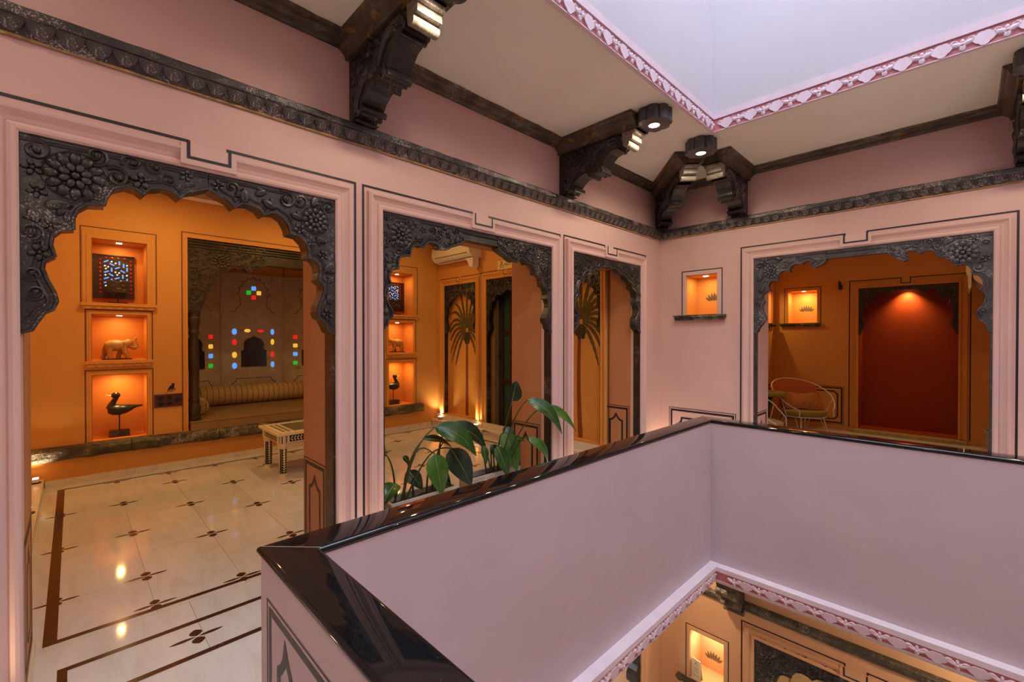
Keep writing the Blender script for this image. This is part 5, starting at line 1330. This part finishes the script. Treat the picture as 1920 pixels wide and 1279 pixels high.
def niche_sill(label, m, u0, u1, z, loc, mat='stone', dep=0.075, n=8):
    t = thing('niche_sill', label, 'sill', loc, 'dark stone niche sills')
    mb = MB().obox(m, u0, u1, z - 0.022, z, 0.0, dep).obox(m, u0 + 0.006, u1 - 0.006, z - 0.032, z - 0.022, 0.0, dep * 0.8)
    mk('slab', mb, mat, t)
    w = (u1 - u0) / n
    for k in range(n):
        c = u0 + w * (k + 0.5)
        mk('scallop', MB().prism(m, [(c - w * 0.46, z - 0.030), (c + w * 0.46, z - 0.030), (c + w * 0.40, z - 0.048), (c + w * 0.2, z - 0.058), (c - w * 0.2, z - 0.058), (c - w * 0.40, z - 0.048)], 0.0, dep * 0.72), mat, t)
niche_sill('rough dark stone sill under the pink lotus niche beside the far corner', MBK, -2.440, -1.860, 1.808, (-2.15, WY, 1.76))
niche_sill('dark scalloped stone sill under the glowing lotus niche above the wire chair', M3, -2.365, -1.746, 1.800, (-2.05, RY3, 1.75))
niche_sill('dark scalloped stone sill on the side wall, left of the glowing lotus niche', face_px(-2.46), 8.26, 9.08, 1.800, (-2.46, 8.7, 1.75))
niche_sill('rough stone sill under the lit niche of the storey below', MBK, -2.40, -1.78, -2.462, (-2.1, WY, -2.5))
# mirror-like batten strips inside the lit niche
t = thing('wall_hook', 'small dark metal fitting on the wall between niche and red recess', 'fitting', (-1.476, RY3, 2.42))
mk('fitting', MB().prism(M3, [(-1.496, 2.352), (-1.452, 2.352), (-1.450, 2.40), (-1.466, 2.46), (-1.482, 2.494), (-1.500, 2.486)], 0.0, 0.045).obox(M3, -1.486, -1.466, 2.365, 2.43, 0.045, 0.06), 'black_iron', t)
sl = struct('trim_11', MB().box(-1.33, 0.02, RY3 - 0.12, RY3 - 0.001, -0.002, 0.052).box(-1.226, -0.076, RY3 - 0.001, RY3 + 0.34, -0.002, 0.062), 'sill')
t = thing('air_conditioner', 'cream air conditioner seen end on beside the grey arch', 'air conditioner', (0.36, 8.5, 2.2))
pf = [(0.458, 2.56), (0.20, 2.56), (0.150, 2.53), (0.125, 2.46), (0.125, 2.40), (0.150, 2.30), (0.21, 2.235), (0.30, 2.215), (0.458, 2.23)]
pf = [(u - 0.075 if u < 0.4 else u, v - 0.02) for u, v in pf]
mk('casing', MB().prism(lambda u, v, d: Vector((u, d, v)), pf, 8.12, 9.0), 'ac', t, True)
mk('front_flap', MB().prism(lambda u, v, d: Vector((u, d, v)), [(u - 0.055, v - 0.02) for u, v in [(0.095, 2.56), (0.055, 2.56), (0.045, 2.52), (0.060, 2.48), (0.055, 2.40), (0.075, 2.34), (0.075, 2.20), (0.095, 2.18), (0.105, 2.22), (0.105, 2.5)]], 8.10, 9.0), 'ac', t)
t = thing('plant_pot', 'pale clay pot on the floor of the far room, cut by the arch edge', 'pot', (0.27, 8.5, 0))
mk('body', MB().lathe((0.27, 8.5, 0), [(0.055, 0.0), (0.060, 0.02), (0.074, 0.18), (0.084, 0.30), (0.096, 0.302), (0.098, 0.345), (0.085, 0.346), (0.078, 0.31)], 20), 'pot', t, True)
mk('soil', MB().lathe((0.27, 8.5, 0.31), [(0.078, 0), (0.078, 0.004)], 18), 'soil', t)

def wire_chair(label, loc, rz, seat_mat, back=True):
    """built facing +x; round seat, hooped wire frame rising to the back"""
    t = thing('wire_chair', label, 'chair', (0, 0, 0), 'wire hoop chairs of the far room')
    S = MB(); n = 24
    prof = [(0.0, 0.345), (0.25, 0.345), (0.275, 0.36), (0.285, 0.39), (0.275, 0.42), (0.24, 0.432), (0.10, 0.436)]
    S.lathe((0, 0, 0), prof[1:] + [(0.001, 0.437)], 28)
    S.v = [(x * 1.02, y * 1.18, z) for x, y, z in S.v]
    mk('seat', S, seat_mat, t, True)
    hoop = []
    for k in range(33):
        a = math.radians(38 + (360 - 76) * k / 32); q = (1 - math.cos(a)) / 2
        hoop.append(Vector((0.36 * math.cos(a) - 0.02, 0.45 * math.sin(a), 0.36 + 0.50 * q ** 0.75 + (0.02 if q > .3 else 0))))
    hoop = [Vector((0.27, 0.28, 0.345))] + hoop + [Vector((0.27, -0.28, 0.345))]
    mk('hoop', MB().tube(hoop, 0.0095, 8), 'metal_white', t, True)
    ring = [Vector((0.28 * math.cos(2 * PI * k / 24), 0.32 * math.sin(2 * PI * k / 24), 0.340)) for k in range(25)]
    mk('seat_ring', MB().tube(ring, 0.008, 6, cap=False), 'metal_white', t, True)
    for a in (42, 138, 222, 318):
        c, s_ = math.cos(math.radians(a)), math.sin(math.radians(a))
        mk('leg', MB().tube([(0.24 * c, 0.27 * s_, 0.342), (0.33 * c, 0.36 * s_, 0.0)], [0.010, 0.008], 8).tube([(0.10 * c, 0.30 * s_, 0.342), (0.325 * c, 0.355 * s_, 0.012)], 0.006, 6), 'metal_white', t, True)
    for a in (80, 280):
        h = min(hoop, key=lambda p: abs((math.degrees(math.atan2(p.y / 0.45, p.x / 0.36)) % 360) - a))
        mk('strut', MB().tube([(0.05, 0.32 * (1 if a < 180 else -1), 0.342), tuple(h)], 0.006, 6), 'metal_white', t)
    if back:
        B = MB(); rows_ = []
        for k in range(15):
            a = math.radians(120 + 120 * k / 14); q = (1 - math.cos(a)) / 2; zt = 0.36 + 0.50 * q ** 0.75 + 0.02
            rows_.append([Vector((0.36 * math.cos(a) - 0.02 + 0.0, 0.45 * math.sin(a), zt)) * 1.0, Vector((0.345 * math.cos(a) - 0.015, 0.43 * math.sin(a), (zt + 0.42) / 2)), Vector((0.31 * math.cos(a), 0.38 * math.sin(a), 0.43))])
        for off in (0.012, -0.012):
            for a_, b_ in zip(rows_, rows_[1:]):
                for j in range(2): B.quad(*(p + Vector((p.x, p.y, 0)).normalized() * off for p in (a_[j], b_[j], b_[j + 1], a_[j + 1])))
        for a_, b_ in zip(rows_, rows_[1:]):
            for j in (0, 2):
                o_ = [p + Vector((p.x, p.y, 0)).normalized() * q for p, q in ((a_[j], .012), (b_[j], .012), (b_[j], -.012), (a_[j], -.012))]; B.quad(*o_)
        for r_ in (rows_[0], rows_[-1]):
            for j in range(2): B.quad(*(p + Vector((p.x, p.y, 0)).normalized() * q for p, q in ((r_[j], .012), (r_[j], -.012), (r_[j + 1], -.012), (r_[j + 1], .012))))
        mk('back_cover', B, 'herring', t, True)
    t.location = loc; t.rotation_euler = (0, 0, rz); return t
wire_chair('white wire hoop chair with orange herringbone back and olive seat, in the far room', (-1.77, 8.12, 0), math.radians(-38), 'seat')
wire_chair('white wire hoop chair with beige seat, half hidden by the pier of the grey arch', (-1.96, 6.62, 0), math.radians(2), 'seat_grey', False)
t = thing('scatter_cushion', 'rust velvet cushion slumped on the olive seat of the wire chair', 'cushion', (-1.80, 8.15, 0.435))
cb = MB(); n = 10; ca, sa = math.cos(math.radians(-62)), math.sin(math.radians(-62))
for sgn in (1, -1):
    i0 = len(cb.v)
    for i in range(n + 1):
        for j in range(n + 1):
            u, v = i / n * 2 - 1, j / n * 2 - 1
            th = 0.065 * max(0, (1 - u ** 4)) ** 0.5 * max(0, (1 - v ** 4)) ** 0.5
            px, py, pz = -0.05 + 0.13 * u * 0.95 + sgn * th * 0.55, 0.26 * v, 0.545 - 0.115 * u * 0.9 + sgn * th * 0.85 + 0.012 * math.sin(5 * v + 2 * u)
            pz = max(pz, 0.440)
            cb.v.append((-1.77 + px * ca - py * sa, 8.12 + px * sa + py * ca, pz))
    for i in range(n):
        for j in range(n):
            a = i0 + i * (n + 1) + j; cb.f.append((a, a + 1, a + n + 2, a + n + 1))
mk('cover', cb, 'cushion', t, True)
t = thing('side_table', 'small round olive topped table behind the pier in the far room', 'table', (-2.13, 7.62, 0))
mk('top', MB().lathe((-2.13, 7.62, 0.66), [(0.22, 0), (0.24, 0.015), (0.24, 0.05), (0.22, 0.066)], 28), 'seat', t, True)
mk('stem', MB().lathe((-2.13, 7.62, 0), [(0.16, 0), (0.16, 0.015), (0.03, 0.03), (0.022, 0.40), (0.05, 0.60), (0.12, 0.66)], 18), 'black_iron', t, True)

# ================================================================== PLANTERS AND PLANTS
def planter(label, x0, x1, y0, y1, h):
    t = thing('trough_planter', label, 'planter', ((x0 + x1) / 2, (y0 + y1) / 2, 0), 'cement trough planters'); w = 0.024
    mb = MB().box(x0, x1, y0, y0 + w, 0, h).box(x0, x1, y1 - w, y1, 0, h).box(x0, x0 + w, y0 + w, y1 - w, 0, h).box(x1 - w, x1, y0 + w, y1 - w, 0, h).box(x0 + w, x1 - w, y0 + w, y1 - w, 0.0, 0.03)
    mk('trough', mb, 'pot', t)
    s = MB(); n = 10; rnd = random.Random(2)
    g_ = [[(x0 + w + (x1 - x0 - 2 * w) * i / 5, y0 + w + (y1 - y0 - 2 * w) * j / n, h - 0.045 + rnd.uniform(-0.012, 0.012)) for i in range(6)] for j in range(n + 1)]
    for j in range(n):
        for i in range(5): s.quad(g_[j][i], g_[j][i + 1], g_[j + 1][i + 1], g_[j + 1][i])
    so = mk('soil', s, 'soil', t, False, False); so['kind'] = 'stuff'
planter('grey cement trough planter under the carved plant arch, the nearer left one', -3.055, -2.868, 1.618, 2.225, 0.350)
planter('grey cement trough planter under the carved plant arch, the farther right one', -3.095, -2.915, 2.400, 2.980, 0.350)
def leaf(parent, base, tip, w, mat='leaf', face=(0.75, -0.62, 0.25), sag=0.10, fold=0.30, shape=0.42, wave=0.0):
    base, tip = Vector(base), Vector(tip); ax = tip - base; L = ax.length; f = Vector(face).normalized()
    a = ax.normalized(); f = (f - a * f.dot(a)).normalized(); sd = a.cross(f).normalized()
    mb = MB(); n = 14; rows_ = []
    for k in range(n + 1):
        q = k / n
        c = base + ax * q + (f * 0.8 + Vector((0, 0, 1)) * 0.45) * (sag * L * math.sin(PI * q))
        e = (math.sin(PI * q ** (0.72 if shape < 0.5 else 1.0)) ** 0.75) * w / 2 * (1 - 0.25 * q)
        if k in (0, n): e = 0.0015
        wv = wave * math.sin(7 * q) * w
        up = f * (fold * e)
        rows_.append([c - sd * e + up + f * wv, c - sd * e * 0.55 + up * 0.35 + f * 0.004, c, c + sd * e * 0.55 + up * 0.35 + f * 0.004, c + sd * e + up - f * wv])
    for r0, r1 in zip(rows_, rows_[1:]):
        for j in range(4): mb.quad(r0[j], r0[j + 1], r1[j + 1], r1[j])
    lo = mk('leaf', mb, mat, parent, True, True)
    rb = MB().tube([r[2] + f * 0.0015 for r in rows_], [0.0042 - 0.0032 * k / n for k in range(n + 1)], 5)
    mk('midrib', rb, 'rib', lo, True)
    return rows_[0][2]
def stalk(parent, root, top, bend=(0, 0, 0.1), r=0.007):
    root, top = Vector(root), Vector(top); pts = []
    for k in range(9):
        q = k / 8; pts.append(root.lerp(top, q) + Vector(bend) * math.sin(PI * q))
    mk('leaf_stalk', MB().tube(pts, [r * (1.25 - 0.6 * k / 8) for k in range(9)], 6), 'petiole', parent, True)
X = -2.96
pl = thing('potted_plant', 'leafy green plant with long arching leaves in the nearer left trough', 'plant', (X, 1.76, 0.31), 'broad leaved plants in the troughs')
R0 = (X, 1.735, 0.31)
for base, tip, w, mt, fc, sg, rt, bd in (
    ((X, 2.050, 0.835), (-2.86, 2.400, 0.560), 0.185, 'leaf', (0.7, -0.35, 0.6), 0.16, (X, 1.745, 0.31), (0, -0.02, 0.10)),
    ((-3.03, 2.250, 0.815), (-3.0, 2.640, 0.520), 0.165, 'leaf_dark', (0.7, -0.3, 0.6), 0.14, (X - 0.02, 2.13, 0.31), (0, -0.06, 0.10)),
    ((X, 1.945, 0.755), (-2.98, 2.270, 0.590), 0.105, 'leaf_dark', (0.4, -0.4, 0.9), 0.10, (X, 1.755, 0.31), (0, -0.02, 0.08)),
    ((-2.90, 2.010, 0.640), (-2.84, 2.035, 0.325), 0.185, 'leaf_light', (0.85, -0.55, 0.1), 0.08, (X, 1.76, 0.31), (0, -0.03, 0.20)),
    ((-2.93, 2.185, 0.650), (-2.86, 2.345, 0.325), 0.215, 'leaf_dark', (0.75, -0.6, 0.2), 0.10, (X, 1.78, 0.31), (0, 0.0, 0.14)),
    ((X, 1.625, 0.700), (-2.90, 1.520, 0.745), 0.130, 'leaf_dark', (0.8, -0.3, 0.6), 0.12, (X, 1.70, 0.31), (0, 0.02, 0.05)),
    ((-2.93, 1.690, 0.475), (-2.86, 1.545, 0.365), 0.140, 'leaf', (0.6, -0.5, 0.7), 0.12, (X, 1.69, 0.31), (0, 0.02, 0.04)),
    ((-3.02, 1.80, 0.640), (-3.03, 1.86, 0.565), 0.050, 'leaf_dark', (0.6, -0.5, 0.7), 0.1, (-3.0, 1.88, 0.31), (0, 0.02, 0.04)),
    ((-3.00, 2.05, 0.50), (-2.95, 2.20, 0.34), 0.13, 'leaf_dark', (0.7, -0.5, 0.4), 0.1, (-3.0, 2.00, 0.31), (0, -0.01, 0.06)),
    ((-3.01, 1.84, 0.52), (-2.95, 1.93, 0.37), 0.12, 'leaf_dark', (0.7, -0.5, 0.4), 0.1, (-3.0, 1.80, 0.31), (0, -0.01, 0.06)),
    ((-3.02, 2.20, 0.70), (-2.98, 2.44, 0.62), 0.10, 'leaf_dark', (0.5, -0.4, 0.8), 0.12, (-3.0, 2.05, 0.31), (0, -0.02, 0.08)),
    ((-3.0, 2.13, 0.60), (-3.0, 2.06, 0.48), 0.07, 'leaf_dark', (0.6, -0.5, 0.7), 0.1, (-3.0, 2.08, 0.31), (0, 0.0, 0.04))):
    b = leaf(pl, base, tip, w, mt, fc, sg); stalk(pl, rt, b, bd)
pl = thing('potted_plant', 'tall green plant with one round upright leaf in the farther right trough', 'plant', (X, 2.72, 0.31), 'broad leaved plants in the troughs')
for base, tip, w, mt, fc, sg, rt, bd, wv in (
    ((X, 2.915, 0.955), (-2.93, 2.945, 1.150), 0.165, 'leaf_dark', (0.8, -0.6, 0.1), 0.03, (X, 2.72, 0.31), (0, 0.0, 0.06), 0),
    ((-2.62, 2.765, 1.020), (-2.47, 3.045, 0.706), 0.140, 'leaf', (0.70, -0.40, 0.60), 0.15, (X, 2.74, 0.31), (0.06, -0.06, 0.14), 0),
    ((-2.60, 2.960, 0.940), (-2.50, 3.285, 0.688), 0.115, 'leaf_light', (0.65, -0.35, 0.70), 0.10, (X - 0.02, 2.78, 0.31), (0.06, -0.02, 0.16), 0),
    ((-2.93, 2.790, 0.690), (-2.84, 2.860, 0.335), 0.190, 'leaf_light', (0.85, -0.5, 0.15), 0.09, (X, 2.73, 0.31), (0, -0.02, 0.12), 0.03),
    ((-2.90, 2.670, 0.590), (-2.82, 2.735, 0.315), 0.130, 'leaf', (0.85, -0.5, 0.15), 0.06, (X, 2.70, 0.31), (0, -0.03, 0.12), 0),
    ((-2.62, 2.775, 0.690), (-2.58, 2.985, 0.440), 0.095, 'leaf_light', (0.8, -0.4, 0.5), 0.20, (X, 2.82, 0.31), (0.04, 0.0, 0.12), 0),
    ((X, 2.930, 0.600), (-2.93, 3.060, 0.560), 0.070, 'leaf', (0.5, -0.3, 0.8), 0.10, (X, 2.80, 0.31), (0, 0.0, 0.05), 0),
    ((X, 2.56, 0.60), (-2.94, 2.58, 0.44), 0.075, 'leaf', (0.8, -0.5, 0.3), 0.10, (X, 2.66, 0.31), (0, 0.0, 0.06), 0),
    ((-2.98, 2.76, 0.52), (-2.92, 2.93, 0.36), 0.12, 'leaf_dark', (0.8, -0.4, 0.4), 0.10, (X, 2.75, 0.31), (0, 0.0, 0.06), 0),
    ((-3.00, 2.68, 0.58), (-2.95, 2.79, 0.40), 0.11, 'leaf_dark', (0.8, -0.4, 0.4), 0.10, (X, 2.66, 0.31), (0, 0.0, 0.06), 0),
    ((-2.99, 2.84, 0.72), (-2.90, 2.90, 0.52), 0.12, 'leaf_dark', (0.8, -0.4, 0.4), 0.12, (X, 2.76, 0.31), (0, 0.0, 0.08), 0),
    ((-3.04, 2.62, 0.70), (-3.10, 2.76, 0.66), 0.05, 'leaf_dark', (0.4, -0.4, 0.9), 0.05, (-3.0, 2.64, 0.31), (0, -0.02, 0.05), 0)):
    b = leaf(pl, base, tip, w, mt, fc, sg, wave=wv); stalk(pl, rt, b, bd, 0.0065)

# ================================================================== THE STOREY BELOW
lp = thing('folding_screen', 'cream folding panels standing behind the carved arch of the storey below', 'screen', (-0.6, 7.9, LZ))
for k in range(9):
    x = -2.3 + 0.42 * k
    mk('screen_panel', MB().box(x, x + 0.405, 7.88 + 0.05 * (k % 2), 7.92 + 0.05 * (k % 2), LZ, -0.9), 'cream_curtain', lp)
t = thing('menu_card', 'small cream folded card with an emblem standing in the lit lower niche', 'card', (-2.215, WY - 0.02, -2.46))
cm = lambda u, v, d: Vector((-2.265 + u, WY + 0.03 - u * 0.25 - d, v))
mk('front_leaf', MB().prism(cm, [(0.02, -2.459), (0.135, -2.459), (0.135, -2.215), (0.02, -2.215)], 0.0, 0.003), 'card', t)
mk('rear_leaf', MB().prism(lambda u, v, d: cm(u, v, d) + Vector((0, 0.06 * (-2.215 - v) / 0.244 + 0.004, 0)), [(0.02, -2.459), (0.135, -2.459), (0.135, -2.215), (0.02, -2.215)], 0.0, 0.003), 'card', t)
pr_ = MB(); ec = (0.077, -2.27)
pr_.prism(cm, [(ec[0] - 0.006, ec[1] + 0.012), (ec[0] + 0.006, ec[1] + 0.012), (ec[0], ec[1] + 0.028)], 0.003, 0.004, False)
for s_ in (-1, 1): pr_.prism(cm, [(ec[0] + s_ * 0.002, ec[1] + 0.010), (ec[0] + s_ * 0.008, ec[1] + 0.006), (ec[0] + s_ * 0.020, ec[1] - 0.014), (ec[0] + s_ * 0.012, ec[1] - 0.012)], 0.003, 0.004, False)
for v, w in ((-2.315, 0.030), (-2.335, 0.022), (-2.36, 0.034), (-2.40, 0.036)): ribbon(pr_, cm, [(ec[0] - w, v), (ec[0] + w, v)], 0.005, d=0.004)
mk('print', pr_, 'fine_line', t)
